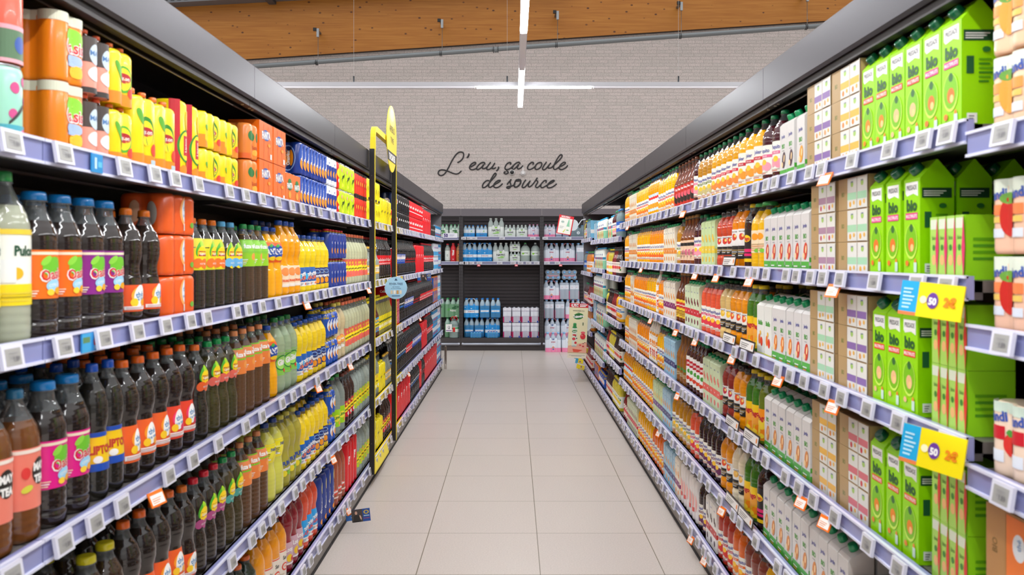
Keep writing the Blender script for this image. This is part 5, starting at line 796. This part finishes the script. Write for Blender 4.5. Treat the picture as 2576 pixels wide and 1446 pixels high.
# ---------------------------------------------------------------- goods on the shelves
placed = []
def put(side, blk, shelf, key, y0, y1, tiers, rows):
    k = K[key]; w_ = k['w']
    n = max(1, round((y1-y0)/(w_+.004)))
    pitch = max((y1-y0)/n, w_+.004); y1 = y0 + pitch*n
    zs = {'L': LZ, 'R': RZ}[side] if blk == 'A' else (NZ if blk == 'N' else RB[blk])
    if shelf > len(zs): return y1
    z = zs[shelf-1]-.0052; xf = XF[side]+.022
    base = y0 + (y1-y0)/2 - pitch*(n-1)/2
    for r in range(rows):
        for i in range(n):
            yy = base + i*pitch
            if side == 'R': yy = base + (n-1-i)*pitch
            xx = xf + k['d']*(r+.5) + r*.010 + random.random()*.002
            for t in range(tiers):
                placed.append([side, blk, shelf, key, yy, xx, z + t*(k['h']+.001), r, t])
    return y1
cursor = {}
for side, blk, shelf, lst in GOODS:
    lst = sorted(lst, key=lambda q: q[1])
    end = cursor.get((side, shelf), -9)
    for key, y0, y1, t, r in lst:
        if key not in K: print('NO KIND', key); continue
        w_ = K[key]['w']
        if K[key]['cat'] != 'bottle': y0 -= .02; y1 -= .02
        y0 = max(y0, end+.002)
        if y1 - y0 < w_*.62: continue
        if y1-y0 < w_+.001: y1 = y0+w_+.001
        lim = 11.235 if blk in 'Ac' else {'a': 8.555, 'b': 9.895}[blk]
        if side == 'R' and blk == 'A': lim = 7.22
        if y1 > lim: y1 = lim
        if max(1, round((y1-y0)/(w_+.004)))*(w_+.004) > lim-y0: y1 = y0+int((lim-y0)/(w_+.004))*(w_+.004)-.0001
        if y1-y0 < w_: continue
        end = put(side, blk, shelf, key, y0, y1, t, r)
    cursor[(side, shelf)] = end
# the nearest juice bay, just inside the frame
for sh, key, y0, y1, t, r in ((1, 'yo_b', 1.28, 1.676, 2, 1), (2, 'yo_r', 1.28, 1.676, 2, 1), (3, 'yo_s', 1.41, 1.676, 1, 1), (4, 'bxo', 1.44, 1.68, 2, 1)):
    put('R', 'N', sh, key, y0, y1, t, r)
for p_ in [p_ for p_ in placed if p_[3] in ('mintcan', 'creamcan')]:
    placed.append(['L', 'A', 1, 'pinkcan', p_[4], p_[5], p_[6]+.1515, 0, 0])
SIDE = {'L': 'soda', 'R': 'juice'}
BLK = {'A': '', 'N': 'end bay', 'a': 'sixth bay', 'b': 'seventh bay', 'c': 'eighth bay'}
from collections import defaultdict
grp = defaultdict(list)
for p in placed: grp[(p[0], p[1], p[2], K[p[3]]['desc'], p[7], p[8])].append(p)
tiers_of = defaultdict(int)
for p in placed: tiers_of[(p[0], p[1], p[2], p[3])] = max(tiers_of[(p[0], p[1], p[2], p[3])], p[8]+1)
bias = {'L': 1, 'R': -1}
for (side, blk, shelf, desc, row, tier), ps in grp.items():
    ps.sort(key=lambda q: q[4])
    for i, p in enumerate(ps):
        key = p[3]; k = K[key]
        nt = tiers_of[(side, blk, shelf, key)]
        lb = desc
        if nt > 1: lb += ', ' + (('lower', 'upper') if nt == 2 else ('lowest', 'middle', 'upper') if nt == 3 else ('lowest', 'second', 'third', 'topmost'))[tier]
        if row: lb += ', row behind' if row == 1 else ', hindmost row'
        if len(ps) > 1: lb += f', {ordinal(i+1)} along'
        lb += f', {NAMES[shelf-1]} {SIDE[side]} shelf' if not BLK[blk] else f', {NAMES[shelf-1]} shelf, {BLK[blk]}'
        rz = radians(90 if side == 'L' else -90)
        if k['cat'] == 'bottle':
            far = min(1, max(0, (p[4]-1.6)/3)); rz += -bias[side]*radians(6 + 26*far + random.uniform(-9, 9))
        else: rz += radians(random.uniform(-.3, .3))
        x = -p[5] if side == 'L' else p[5]
        spawn(key, (x, p[4], p[6]), rz, lb, f'{desc.split(" with ")[0]}s on the {NAMES[shelf-1]} {SIDE[side]} shelf' + (f', {BLK[blk]}' if BLK[blk] else ''))
# ---------------------------------------------------------------- electronic price tags and promotion tags
g = G(); g.box(-.033, .033, -.0075, .0, -.0225, .0225, M('#dcdbe8', .3)); tf = g.mesh('tag_frame')
g = G(); g.box(-.024, .024, -.0082, -.0074, -.0165, .016, M('#a3a29e', .4)); lay(g, [*dart(-.6, .7, .2, .9, '#9a999a', '#a6a5a6', 4), T('1.89', .3, .35, 9, '#77767a')], .022, .028, lambda x, z, o: (x, -.0083-o, -.014+z), step=.5); ts = g.mesh('tag_screen')
g = G(); g.box(-.030, .030, -.003, 0, -.040, .0, M('#fb7a1e', .4)); lay(g, [R(-.85, .85, .12, .78, '#fbf4ee'), *dart(-.7, .7, .22, .62, '#e8956a', '#f0b090', 3)], .030, .040, lambda x, z, o: (x, -.0033-o, -.040+z), step=.5); otg = g.mesh('orange_tag')
def tagrow(side, zs, y0, y1, si, dens, tone=''):
    rz = radians(90 if side == 'L' else -90); sx = -1 if side == 'L' else 1
    y = y0 + .05; out = []
    while y < y1-.05:
        out.append(y); y += random.choice((.13, .17, .21, .27) if side == 'L' else (.10, .13, .17, .22))*dens
    for i, y in enumerate(out):
        e = OB('price_tag', tf, None, (sx*(XF[side]-.0155), y, zs[si]-.020), rz)
        e.rotation_euler = (radians(-9), 0, rz)
        yield e, y
        OB('screen', ts, e)
FAR = []
for side in 'LR':
    runs = defaultdict(list)
    bays_ = [(LY[i], LY[i+1], LZ) for i in range(1, 8)] if side == 'L' else RY[1:]
    if side == 'L': bays_ = [(1.5, 1.68, LZ)] + bays_
    else: bays_ = [(1.5, 1.70, NZ)] + bays_
    for a, b, zs in bays_:
        for si in range(len(zs)):
            ya = max(a, 1.5); 
            if zs[si] < .3: ya = max(a, 2.4)
            if b - ya < .1: continue
            for e, y in tagrow(side, zs, ya, b, si, 1.0): runs[si].append((y, e))
    for si, lst in runs.items():
        lst.sort(key=lambda q: q[0])
        far_ = [e for y, e in lst if y > (6.6 if side == 'L' else 4.7)]; lst = [(y, e) for y, e in lst if e not in far_]
        FAR += far_
        for i, (y, e) in enumerate(lst):
            tag(e, f'white electronic price tag, {ordinal(i+1)} along the {NAMES[si]} {SIDE[side]} rail', 'price tag', f'electronic price tags on the {NAMES[si]} {SIDE[side]} rail')
vg = G(); bpy.context.view_layer.update()
for e in FAR:
    mw = e.matrix_world.copy(); ch = [q for q in e.children]
    for me in (tf, ts):
        vs_ = [tuple(mw @ q.co) for q in me.vertices]
        o0 = len(vg.v); vg.v += vs_
        for p in me.polygons: vg.f.append([i+o0 for i in p.vertices]); vg.mi.append(vg.m(me.materials[p.material_index])); vg.sm.append(False)
    for q in ch: bpy.data.objects.remove(q)
    bpy.data.objects.remove(e)
o = OB('far_price_tags', vg.mesh('far_price_tags')); tag(o, 'the many tiny price tags along the rails towards the far end of both aisle sides', 'price tags', kind='stuff')
for side, si, y in (('L', 1, 3.75), ('L', 1, 5.35), ('L', 2, 2.17), ('L', 2, 3.02+.95), ('L', 2, 4.75), ('L', 3, 4.3), ('L', 4, 4.7), ('L', 3, 7.4), ('L', 2, 8.3), ('R', 0, 4.45), ('R', 0, 2.42), ('R', 0, 6.6), ('R', 1, 3.72), ('R', 1, 3.2), ('R', 1, 4.15), ('R', 1, 2.36), ('R', 1, 5.9),
                    ('R', 2, 4.65), ('R', 2, 4.15), ('R', 2, 3.45), ('R', 2, 2.85), ('R', 2, 2.36), ('R', 2, 5.5), ('R', 3, 4.6), ('R', 3, 2.62), ('R', 3, 2.42), ('R', 4, 3.62), ('R', 4, 5.2), ('R', 5, 4.25), ('R', 5, 3.95)):
    zs = LZ if side == 'L' else RZ; sx = -1 if side == 'L' else 1
    o = OB('promotion_tag', otg, None, (sx*(XF[side]-.016), y, zs[si]-.036)); o.rotation_euler = (radians(-24), 0, radians((78 if side == 'L' else -78)))
    o['y'] = y; o['key'] = f'{NAMES[si]} {SIDE[side]} rail'; tag(o, 'x', 'promotion tag', f'orange promotion tags on the {NAMES[si]} {SIDE[side]} rail')
byk = defaultdict(list)
for o in bpy.data.objects:
    if o.name.startswith('promotion_tag'): byk[o['key']].append(o)
for k_, lst in byk.items():
    lst.sort(key=lambda o: o['y'])
    for i, o in enumerate(lst):
        o['label'] = f'orange-edged promotion tag hanging below the {k_}' + (f', {ordinal(i+1)} along' if len(lst) > 1 else '')
        del o['key']; del o['y']
def card(name, label, cat, loc, rz, w_, h, col, art, tilt=0, roll=0, th=.003, round_=.0, grp_=None):
    """flat printed card, local -y is its face, origin at its top middle"""
    g = G(); g.box(-w_/2, w_/2, 0, th, -h, 0, M(col, .35)); lay(g, art, w_/2, h, lambda x, z, o: (x, -o, -h+z), step=.5)
    o = OB(name, g.mesh(name), None, loc); o.rotation_euler = (radians(tilt), radians(roll), radians(rz)); tag(o, label, cat, grp_); return o
promo = [R(-1, -.42, 0, 1, '#1fa9dc'), R(-1, -.42, 0, .1, '#e8824a'), *dart(-.9, -.5, .2, .85, '#bfe6f4', '#bfe6f4', 6), E(-.22, .5, 8, 8, '#fff6c8'), E(.08, .5, 13, 17, '#6a3a9a'), T('50', .08, .48, 14, W_, 0, .9, .05), T('2€', .62, .5, 18, '#f08a1c', 0, .9, .05)]
card('shelf_card', 'yellow and blue offer card on the second juice rail', 'offer card', (.885, 1.752, 1.478), -62, .145, .074, '#f7e010', promo, -8, 4)
card('shelf_card', 'yellow and blue offer card on the third juice rail', 'offer card', (.885, 1.745, 1.168), -62, .145, .082, '#f7e010', promo, -8, 4)
card('shelf_card', 'blue-edged offer card on the fourth juice rail, partly out of frame', 'offer card', (.885, 1.745, .835), -62, .145, .078, '#f7e010', promo, -8, 4)
for i, (y, z) in enumerate(((10.9, .915), (10.7, .90), (10.1, .44), (10.6, .16), (10.8, .20), (11.0, .235))):
    card('shelf_card', f'small yellow promotion card at the far juice shelves, {ordinal(i+1)}', 'offer card', (.865, y, z), -30, .11, .07, '#f7e32a', [R(-1, -.3, 0, 1, '#4ab0d8') if i > 3 else R(-1, 1, .8, 1, '#f0efe8'), E(.2, .5, 12, 9, '#8a4aa0'), R(-.2, .8, .15, .25, '#caa')], 0, 12, grp_='yellow cards at the far juice shelves')
# blue adverts slid into the rails on the soda side
card('rail_advert', 'blue advert strip on the top soda rail', 'advert', (-.943, 1.885, 1.766), 90, .05, .042, '#1f8fd0', [R(-.5, -.1, .2, .8, '#bfe0ee'), R(.1, .8, .3, .6, '#5fc0e8')])
card('rail_advert', 'blue advert strip on the second soda rail', 'advert', (-.943, 1.86, 1.364), 90, .085, .042, '#2a8fd6', [R(-1, -.1, 0, 1, '#3aa6dc'), R(-.9, -.2, .5, .8, '#5f8a5a'), E(.5, .5, 14, 14, '#d8404a'), R(.2, .8, .1, .3, '#9ad0f0')])
# little black and white shelf strips under the juice smoothies
for lb, si, y in (('second', 1, 3.55), ('third', 2, 3.55), ('third', 2, 3.28), ('fourth', 3, 3.5), ('fourth', 3, 3.22), ('fifth', 4, 3.5), ('fifth', 4, 3.3)):
    card('shelf_strip', f'black-edged white notice on the {lb} juice shelf, {"near" if y < 3.4 else "far"} one', 'notice', (.925, y, RZ[si]+.045), -90, .20, .045, '#26211f', [R(-.94, .94, .14, .86, '#e8e4e0'), *dart(-.8, .5, .25, .75, '#6a6866', '#8a8886', 3), E(.75, .5, 8, 10, '#f08a2a')], -10)
# ---------------------------------------------------------------- yellow and black display frame around one soda bay
def rect_path(y0, y1, z0, z1, r):
    p = [(y0, z0)]; p += [(y0, z1-r)] + [(y0+r-r*cos(a), z1-r+r*sin(a)) for a in (.3, .6, .9, 1.2)] + [(y0+r, z1), (y1-r, z1)]
    p += [(y1-r+r*sin(a), z1-r+r*cos(a)) for a in (.3, .6, .9, 1.2)] + [(y1, z1-r), (y1, z0)]; return p
e = OB('display_frame', None, None, (-.915, 0, 0)); tag(e, 'tall yellow and black aperitif frame around the tonic bay', 'display frame')
YB = M('#f2d820', .35); BK = M('#1c1b1c', .4)
for nm, y in (('post', 5.47), ('post', 6.47)):
    g = G(); g.box(-.030, .002, y-.012, y+.004, .10, 2.24, BK); g.box(-.028, .006, y+.004, y+.012, .10, 2.30, YB)
    for i in range(12): g.box(-.018, -.012, y-.0125, y-.012, .3+i*.16, .306+i*.16, M('#4a4a4c', .4))
    OB(nm, g.mesh('post'), e)
g = G(); zt = 2.40; p = rect_path(5.475, 6.475, 2.24, zt, .08); q = [(y + (0.028 if y < 5.9 else -.028), min(z, zt-.04)) for y, z in p]
for i in range(len(p)-1):
    a, b, c, d = p[i], p[i+1], q[i+1], q[i]
    v = [(.006, *a), (.006, *b), (.006, *c), (.006, *d), (-.026, *a), (-.026, *b), (-.026, *c), (-.026, *d)]
    g.add(v, [(0, 1, 2, 3)], YB); g.add(v, [(4, 5, 6, 7), (0, 4, 5, 1), (3, 2, 6, 7)], M('#e6c81c', .4) if i > 5 else YB)
OB('top_bar', g.mesh('top_bar'), e)
d = OB('round_sign', None, e)
g = G(); n = 40; cy, cz, r = 6.16, 2.40, .245
g.prism([(cy+r*cos(2*pi*i/n), cz+r*sin(2*pi*i/n)) for i in range(n)], 'x', .012, .017, M('#f1dc2e', .3))
fn = lambda x, z, o: (.0175+o, cy-x*-1, cz+z)
lay(g, [E(0, .16, 150, 70, '#f3e468'), E(0, .175, 95, 45, '#f6ec9a'), PL([(-.232, -.10), (.232, -.10), (.218, -.17), (-.218, -.17)], '#2f2c2c'), T('TONICS&MIXERS', 0, -.137, 46, W_, 0, .62, .04), T('APERO', 0, .07, 48, '#5a4a10', 0, 1.2, .0), T('TIME', 0, -.01, 42, '#8a741a', 0, 1.2, .0)], 1, 1, fn, step=.5)
OB('disc', g.mesh('disc'), d)
g = G(); g.box(-.02, .012, 6.1, 6.22, 2.34, 2.40, M('#6a6a6a', .4)); OB('bracket', g.mesh('bracket'), e)
card('bay_banner', 'yellow strip along the foot of the tonic bay', 'banner', (-.938, 5.85, .155), 90, .62, .075, '#f4e01a', [R(-1, 1, .0, .08, '#c8b010')], -14)
# small round blue advert hanging beside the frame, and the staff photo card low on the rail
g = G(); n = 36; g.prism([(.083*cos(2*pi*i/n), .083*sin(2*pi*i/n)) for i in range(n)], 'y', 0, .003, M('#a9d3ec', .35))
lay(g, [E(0, 0, 79, 79, '#9fcdea'), T('FEVER-TREE', 0, .030, 16, '#274a72', 0, .85), PL([(-.012, .055), (.012, .055), (.0, .072)], '#274a72'), T('LES TONICS', 0, .008, 7, '#3a6a92'), T('AU GOUT INTENSE', 0, -.004, 6, '#3a6a92'), *[R(x, x+.016, -.045, -.018, c) for x, c in ((-.04, '#d8c8a8'), (-.018, '#f0ece0'), (.004, '#c89a5a'), (.026, '#e4dcc8'))], R(-.03, .03, -.062, -.056, '#3a6a92')], 1, 1, lambda x, z, o: (x, -.0005-o, z), step=.5)
e = OB('round_advert', g.mesh('round_advert'), None, (-.872, 6.18, 1.298)); e.rotation_euler = (0, 0, radians(12)); tag(e, 'round pale blue tonic advert hanging from the second soda rail', 'advert')
g = G(); g.box(-.085, -.06, .0, .002, .0, .006, M('#dfe6ea', .3)); OB('clip', g.mesh('clip'), e)
def wobbler(label, loc, rz, h=1.):
    e = OB('photo_card', None, None, loc, radians(rz)); e.scale = (h, h, h); e.rotation_euler = (0, radians(-6), radians(rz)); tag(e, label, 'card')
    g = G(); g.box(-.052, .052, 0, .002, -.072, 0, M('#1f4fa0', .3))
    lay(g, [R(-1, .18, 0, 1, '#4a423e'), E(-.5, .72, 7, 10, '#d8a890'), PL([(-.85, .0), (-.75, .48), (-.5, .6), (-.2, .5), (.0, .0)], '#2b2724'), E(-.05, .35, 4, 14, '#dfb8a0', 15), R(-.9, -.1, .0, .1, '#1e1b1a'), E(.6, .74, 15, 11, '#e8c83a'), E(.6, .74, 9, 7, '#2a5aa8'), R(.3, .9, .42, .5, '#a8d0e8'), T('SCHWEPPES', .6, .26, 6, '#b8506a', 0, .7)], .052, .072, lambda x, z, o: (x, -.0003-o, -.072+z), step=.5)
    OB('card', g.mesh('card'), e)
    g = G(); g.box(-.085, -.05, .001, .003, -.06, -.03, M('#2a6ab8', .3)); g.tube([(-.05, .002, -.045), (-.09, .01, -.03), (-.10, .01, .0)], .003, M('#e8eef2', .2), 6); OB('clip', g.mesh('clip'), e)
wobbler('blue photo card with a bearded man sticking out from the bottom soda rail', (-.865, 4.70, .105), 4)
wobbler('blue photo card with a standing man on the second soda rail', (-.865, 8.2, 1.36), 4, 1.0)
# ---------------------------------------------------------------- hanging signs at the far end
g = G(); g.box(-.12, .12, 0, .004, -.70, 0, M('#ece4b8', .4))
lay(g, [R(-1, 1, .925, 1, '#d21c28'), T('0,70€', -.42, .962, 34, W_, 0, .8, .06), R(.1, .9, .967, .985, W_), R(.1, .75, .94, .957, W_), T('RAFRAICHISSEZ VOUS', 0, .865, 13, '#5a5a44', 0, .8, .02), T('AVEC', 0, .83, 9, '#5a5a44'),
  E(0, .765, 66, 40, '#2f8a3a', 8), E(0, .765, 58, 33, '#1f6a30', 8), T('Teisseire', 0, .765, 32, W_, 8, .8, .05), E(.52, .62, 26, 26, '#dfe0c8'), E(.52, .62, 23, 23, '#ece4b8'), R(.46, .58, .60, .655, '#6a7a5a'),
  R(-1, 1, .10, .19, '#f0a58c'), PL([(-1, .10), (1, .10), (1, .30), (-1, .22)], '#f2b49a'), PL([(-.5, .17), (.6, .15), (.1, .11), (-.4, .11)], '#e25a44'),
  R(-.62, -.08, .22, .55, '#dfe6d4'), E(-.35, .56, 30, 12, '#2f8a4a'), R(-.52, -.18, .57, .63, '#2f8a4a'), E(-.35, .63, 20, 7, '#3fa05a'), E(-.35, .49, 34, 17, '#2f8a3a', 8), T('Teisseire', -.35, .49, 14, W_, 8, .75, .04), E(-.35, .42, 26, 10, '#c8202e'), E(-.40, .35, 22, 18, '#d8404a'), E(-.2, .28, 16, 16, '#d8303a'), E(-.1, .36, 8, 8, '#2a2a2c'), E(-.22, .40, 7, 7, '#2a2a2c'), E(-.35, .22, 31, 9, '#b8c4c4'),
  E(.55, .40, 34, 36, '#d8323a'), E(.55, .47, 28, 14, '#e8606a'), E(.45, .42, 12, 12, '#e87a7a'), E(.3, .24, 16, 8, '#d8404a'), E(.62, .22, 14, 10, '#d8404a'), E(.8, .29, 6, 6, '#2a2a2c'), E(.62, .27, 6, 6, '#2a2a2c'),
  R(-1, 1, 0, .085, '#efe6d0'), R(-.85, .85, .05, .056, '#8a8478'), R(-.6, .5, .034, .04, '#8a8478')], .12, .70, lambda x, z, o: (x, -.0004-o, -.70+z), step=.5)
e = OB('hanging_sign', None, None, (.792, 10.0, .965)); e.rotation_euler = (0, radians(2.5), 0); e.scale = (.94, .94, .94); tag(e, 'tall cream syrup sign with red price band hanging from the juice shelves', 'sign')
OB('sign_card', g.mesh('sign_card'), e)
g = G(); n = 24; g.prism([(.12+.055*cos(2*pi*i/n), -.26+.085*sin(2*pi*i/n)) for i in range(n)], 'y', .005, .008, M('#d9dfdc', .25)); OB('holder', g.mesh('holder'), e)
g = G(); g.box(-.092, .092, 0, .004, -.235, 0, M('#d8242e', .4))
lay(g, [T('NOUVEAU', -.1, .93, 19, W_, 0, .85, .04), R(-.86, .86, .04, .86, '#efeee4'), PL([(.18, .42), (.62, .42), (.5, .74), (.42, .84), (.36, .84), (.32, .74)], '#8fcca4'), R(.2, .62, .3, .44, '#f4f2e6'), E(.42, .25, 16, 7, '#7ab87a'), E(-.4, .65, 20, 16, '#b8cdc0'), T('GOUT', -.4, .65, 9, '#6a8a7a'), *dart(-.7, 0, .3, .45, '#a9b0a8', '#c0c4bc', 3), PL([(-.2, .12), (.1, .3), (.15, .27), (-.05, .1)], '#d8d85a')], .092, .235, lambda x, z, o: (x, -.0004-o, -.235+z), step=.5)
e = OB('hanging_sign', None, None, (.665, 10.3, 2.035)); e.rotation_euler = (0, radians(10.5), 0); tag(e, 'small tilted red-edged sign reading NOUVEAU beside the juice shelves', 'sign')
OB('sign_card', g.mesh('sign_card'), e)
g = G(); g.prism([(.10+.062*cos(2*pi*i/n), -.10+.070*sin(2*pi*i/n)) for i in range(n)], 'y', .005, .008, M('#cfd6da', .2)); OB('holder', g.mesh('holder'), e)
g = G(); g.tube([(.15, .006, -.11), (.19, .0, -.02), (.235, 0, -.0)], .006, M('#d4dade', .3), 6); OB('arm', g.mesh('arm'), e)
# ---------------------------------------------------------------- end wall shelving with the water
BX = [-2.17, -.852, .465, 1.78]; BZ = [1.845, 1.443]
def bayend(x0, x1, label, base=True):
    e = OB('water_shelving', None, None, ((x0+x1)/2, 13.52, 0)); tag(e, label, 'shelving'); L = x1-x0
    g = G(); g.box(-L/2, L/2, .50, .55, 0, 2.22, DARK)
    for i in range(34): g.box(-L/2+.03, L/2-.03, .485, .502, .21+i*.058, .21+i*.058+.036, M('#3a3235', .5))
    OB('back_panel', g.mesh('back_panel'), e)
    for s in (-1, 1):
        g = G(); x = s*(L/2-.016); g.box(x-.014, x+.014, .02, .06, 0, 2.20, M('#3a3639', .45))
        for i in range(40): g.box(x-.004, x+.004, .0185, .0205, .22+i*.05, .243+i*.05, M('#0c0a0b', .7))
        OB('upright', g.mesh('upright'), e)
    for z in BZ:
        s_ = OB('shelf', None, e, (0, 0, z)); g = G(); g.box(-L/2+.033, L/2-.033, .012, .48, -.03, -.006, M('#5a5a66', .4, .3)); OB('shelf_board', g.mesh('shelf_board'), s_)
        r_ = OB('price_rail', rail_mesh(L-.07, M('#82839e', .35)).mesh('price_rail'), s_)
    g = G(); g.box(-L/2+.002, L/2-.002, -.006, .02, 2.185, 2.305, M('#6c666b', .45, .3)); OB('fascia', g.mesh('fascia'), e)
    if base:
        g = G(); g.box(-L/2+.001, L/2-.001, 0, .50, 0, .20, M('#453f3f', .5, .2)); OB('base', g.mesh('base'), e)
        g = G(); g.tube([(-L/2+.03, -.02, .108), (-L/2+.05, -.045, .108), (L/2-.05, -.045, .108), (L/2-.03, -.02, .108)], .021, M('#a9adb8', .28, .8), 12); OB('bumper_rail', g.mesh('bumper_rail'), e)
bayend(BX[0], BX[1], 'dark end-wall water shelving behind the soda side'); bayend(BX[1], BX[2], 'middle unit of the dark end-wall water shelving'); bayend(BX[2], BX[3], 'dark end-wall water shelving behind the pink pack stack')
WAT = [('w_five', -0.965, 0.2, 13.605, 0),
 ('w_volsm', -1.159, 1.839, 13.695, 0),
 ('w_volsm', -0.958, 1.839, 13.695, 0),
 ('w_plansm', -0.723, 1.839, 13.695, 0),
 ('w_plansm', -0.519, 1.839, 13.695, 0),
 ('w_natbig', -0.282, 1.839, 13.695, 0),
 ('w_natsm', -0.052, 1.839, 13.695, 0),
 ('w_natsm', 0.141, 1.839, 13.695, 0),
 ('w_eviansm', 0.333, 1.839, 13.695, 0),
 ('w_eviansm', 0.6, 1.839, 13.695, 0),
 ('w_evmini', 0.749, 1.839, 13.695, 0),
 ('w_evmini', 0.862, 1.839, 13.695, 0),
 ('w_still', 1.055, 1.839, 13.695, 0),
 ('vit_w', -1.077, 1.437, 13.64, 0),
 ('w_planbot', -1.307, 1.437, 13.695, 0),
 ('vit_r', -0.984, 1.437, 13.64, 0),
 ('vit_o', -0.891, 1.437, 13.64, 0),
 ('w_plan', -0.717, 1.437, 13.695, 0),
 ('w_plan', -0.468, 1.437, 13.695, 0),
 ('w_natbig', -0.204, 1.437, 13.695, 0),
 ('w_nattiny', 0.027, 1.437, 13.695, 0),
 ('w_nattiny', 0.027, 1.604, 13.695, 0),
 ('w_jug', 0.198, 1.437, 13.67, 0),
 ('w_jug2', 0.363, 1.437, 13.67, 0),
 ('w_evian', 0.628, 1.437, 13.695, 0),
 ('w_evian', 0.893, 1.437, 13.695, 0),
 ('w_evbot', 1.108, 1.437, 13.68, 0),
 ('w_volvic', -0.995, 0.525, 13.8, 0),
 ('w_volvic', -1.269, 0.525, 13.8, 0),
 ('w_volvic', -0.995, 0.2, 13.8, 0),
 ('w_plan', -0.687, 0.525, 13.695, 0),
 ('w_planbot', -0.466, 0.525, 13.72, 0),
 ('w_planbot', -0.291, 0.525, 13.72, 0),
 ('w_planbot', -0.728, 0.2, 13.78, 0),
 ('w_planbot', -0.558, 0.2, 13.78, 0),
 ('w_plan', -0.342, 0.2, 13.74, 0),
 ('w_mini', -0.61, 0.2, 13.6, 0),
 ('w_mini', -0.339, 0.2, 13.6, 0),
 ('w_pinkpk', -0.098, 0.2, 13.7, 0),
 ('w_pinkpk', 0.052, 0.2, 13.7, 0),
 ('w_pinkpk', 0.202, 0.2, 13.7, 0),
 ('w_pinkpk', 0.352, 0.2, 13.7, 0),
 ('w_pinkpk', -0.098, 0.446, 13.7, 0),
 ('w_pinkpk', 0.052, 0.446, 13.7, 0),
 ('w_pinkpk', 0.202, 0.446, 13.7, 0),
 ('w_pinkpk', 0.352, 0.446, 13.7, 0),
 ('w_evian', 0.64, 0.0, 13.37, 0),
 ('w_evian', 0.903, 0.0, 13.37, 0),
 ('w_evian', 0.641, 0.2, 13.7, 0),
 ('w_evian', 0.908, 0.2, 13.7, 0),
 ('w_evbot', 0.589, 0.512, 13.745, 0),
 ('w_evbot', 0.765, 0.512, 13.745, 0),
 ('w_evian', 0.982, 0.512, 13.7, 0),
 ('w_evian', 0.628, 0.824, 13.7, 0),
 ('w_evbot', 0.839, 0.824, 13.745, 0),
 ('w_evbot', 1.003, 0.824, 13.745, 0),
 ('w_evlie', 0.651, 1.226, 13.9, 1),
 ('w_evlie', 0.921, 1.226, 13.9, 1)]
cnt = defaultdict(int)
for key, x, z, y, fs in WAT:
    k = K[key]; cnt[(k['desc'])] += 1
where = defaultdict(list)
def place_name(x, z):
    b = 'left unit' if 0 else ('soda-side end unit' if x < -.85 else 'middle end unit' if x < .465 else 'juice-side end unit')
    lv = 'top shelf' if z > 1.8 else 'second shelf' if z > 1.4 else 'floor level'
    return f'{lv}, {b}'
for r in WAT: where[(K[r[0]]['desc'], place_name(r[1], r[2]))].append(r)
for (desc, pn), rs in where.items():
    rs.sort(key=lambda r: (round(r[2], 1), r[1]))
    for i, (key, x, z, y, lying) in enumerate(rs):
        if len(rs) > 1:
            lv = sorted({round(r[2], 1) for r in rs}); ti = lv.index(round(z, 1)); same = [r for r in rs if round(r[2], 1) == round(z, 1)]; j = same.index((key, x, z, y, lying))
            extra = ''
            if len(lv) > 1: extra += f', {ORD[ti+1]} tier up'
            if len(same) > 1: extra += f', {ORD[j+1]} one'
        else: extra = ''
        o = spawn(key, (x, y, z+.0012), 0, f'{desc}{extra}, {pn}', 'water packs on the end wall')
        if lying: o.rotation_euler = (radians(90), 0, 0)
# plank pallet under the pink stack
# end-wall price tags
rr = defaultdict(list)
for x in (-.80, -.72, -.63, -.18, .32): rr[1.845].append(x)
for x in (.52, .9, 1.25): rr[1.845].append(x)
for x in (-.83, -.76, -.68, -.55, -.22, .0, .12, .25, .38, .55, .72): rr[1.443].append(x)
g = G(); g.box(-.045, .045, -.004, 0, -.022, .020, M('#c9c9d0', .35)); lay(g, [*dart(-.7, .7, .25, .75, '#6a6a72', '#7a7a82', 3)], .045, .042, lambda x, z, o: (x, -.0045-o, -.022+z), step=.5); wt = g.mesh('wall_price_tag')
for z, xs in rr.items():
    for i, x in enumerate(xs):
        o = OB('price_tag', wt, None, (x, 13.509, z-.02)); tag(o, f'pale price tag on the {"top" if z > 1.8 else "second"} water rail, {ordinal(i+1)} from the soda side', 'price tag', 'price tags on the water rails')
for i, x in enumerate((-.56, .05, .77)):
    card('promotion_tag', f'small red tag under the second water rail, {ordinal(i+1)} from the soda side', 'promotion tag', (x, 13.505, 1.402), 0, .05, .035, '#e0606a', [R(-.6, .6, .2, .7, '#f4c8c8')])
card('round_tag', 'white card reading 50 jutting out at the far end of the top soda shelf', 'offer card', (-.83, 10.95, 1.838), 0, .185, .062, '#eeeef2', [T('50', -.62, .5, 42, '#4a2a72', 0, .85, .05), *dart(-.1, .8, .3, .8, '#aab', '#bbc', 3)])
card('shelf_poster', 'small white notice with a hand icon in front of the green water', 'notice', (-1.045, 13.48, .43), 0, .10, .125, '#eceae8', [E(0, .6, 22, 22, '#8a8a96'), E(0, .6, 18, 18, '#eceae8'), R(-.9, .9, .12, .22, '#6a3a8a'), PL([(-.1, .35), (.25, .35), (.1, .85)], '#5a5a66')])
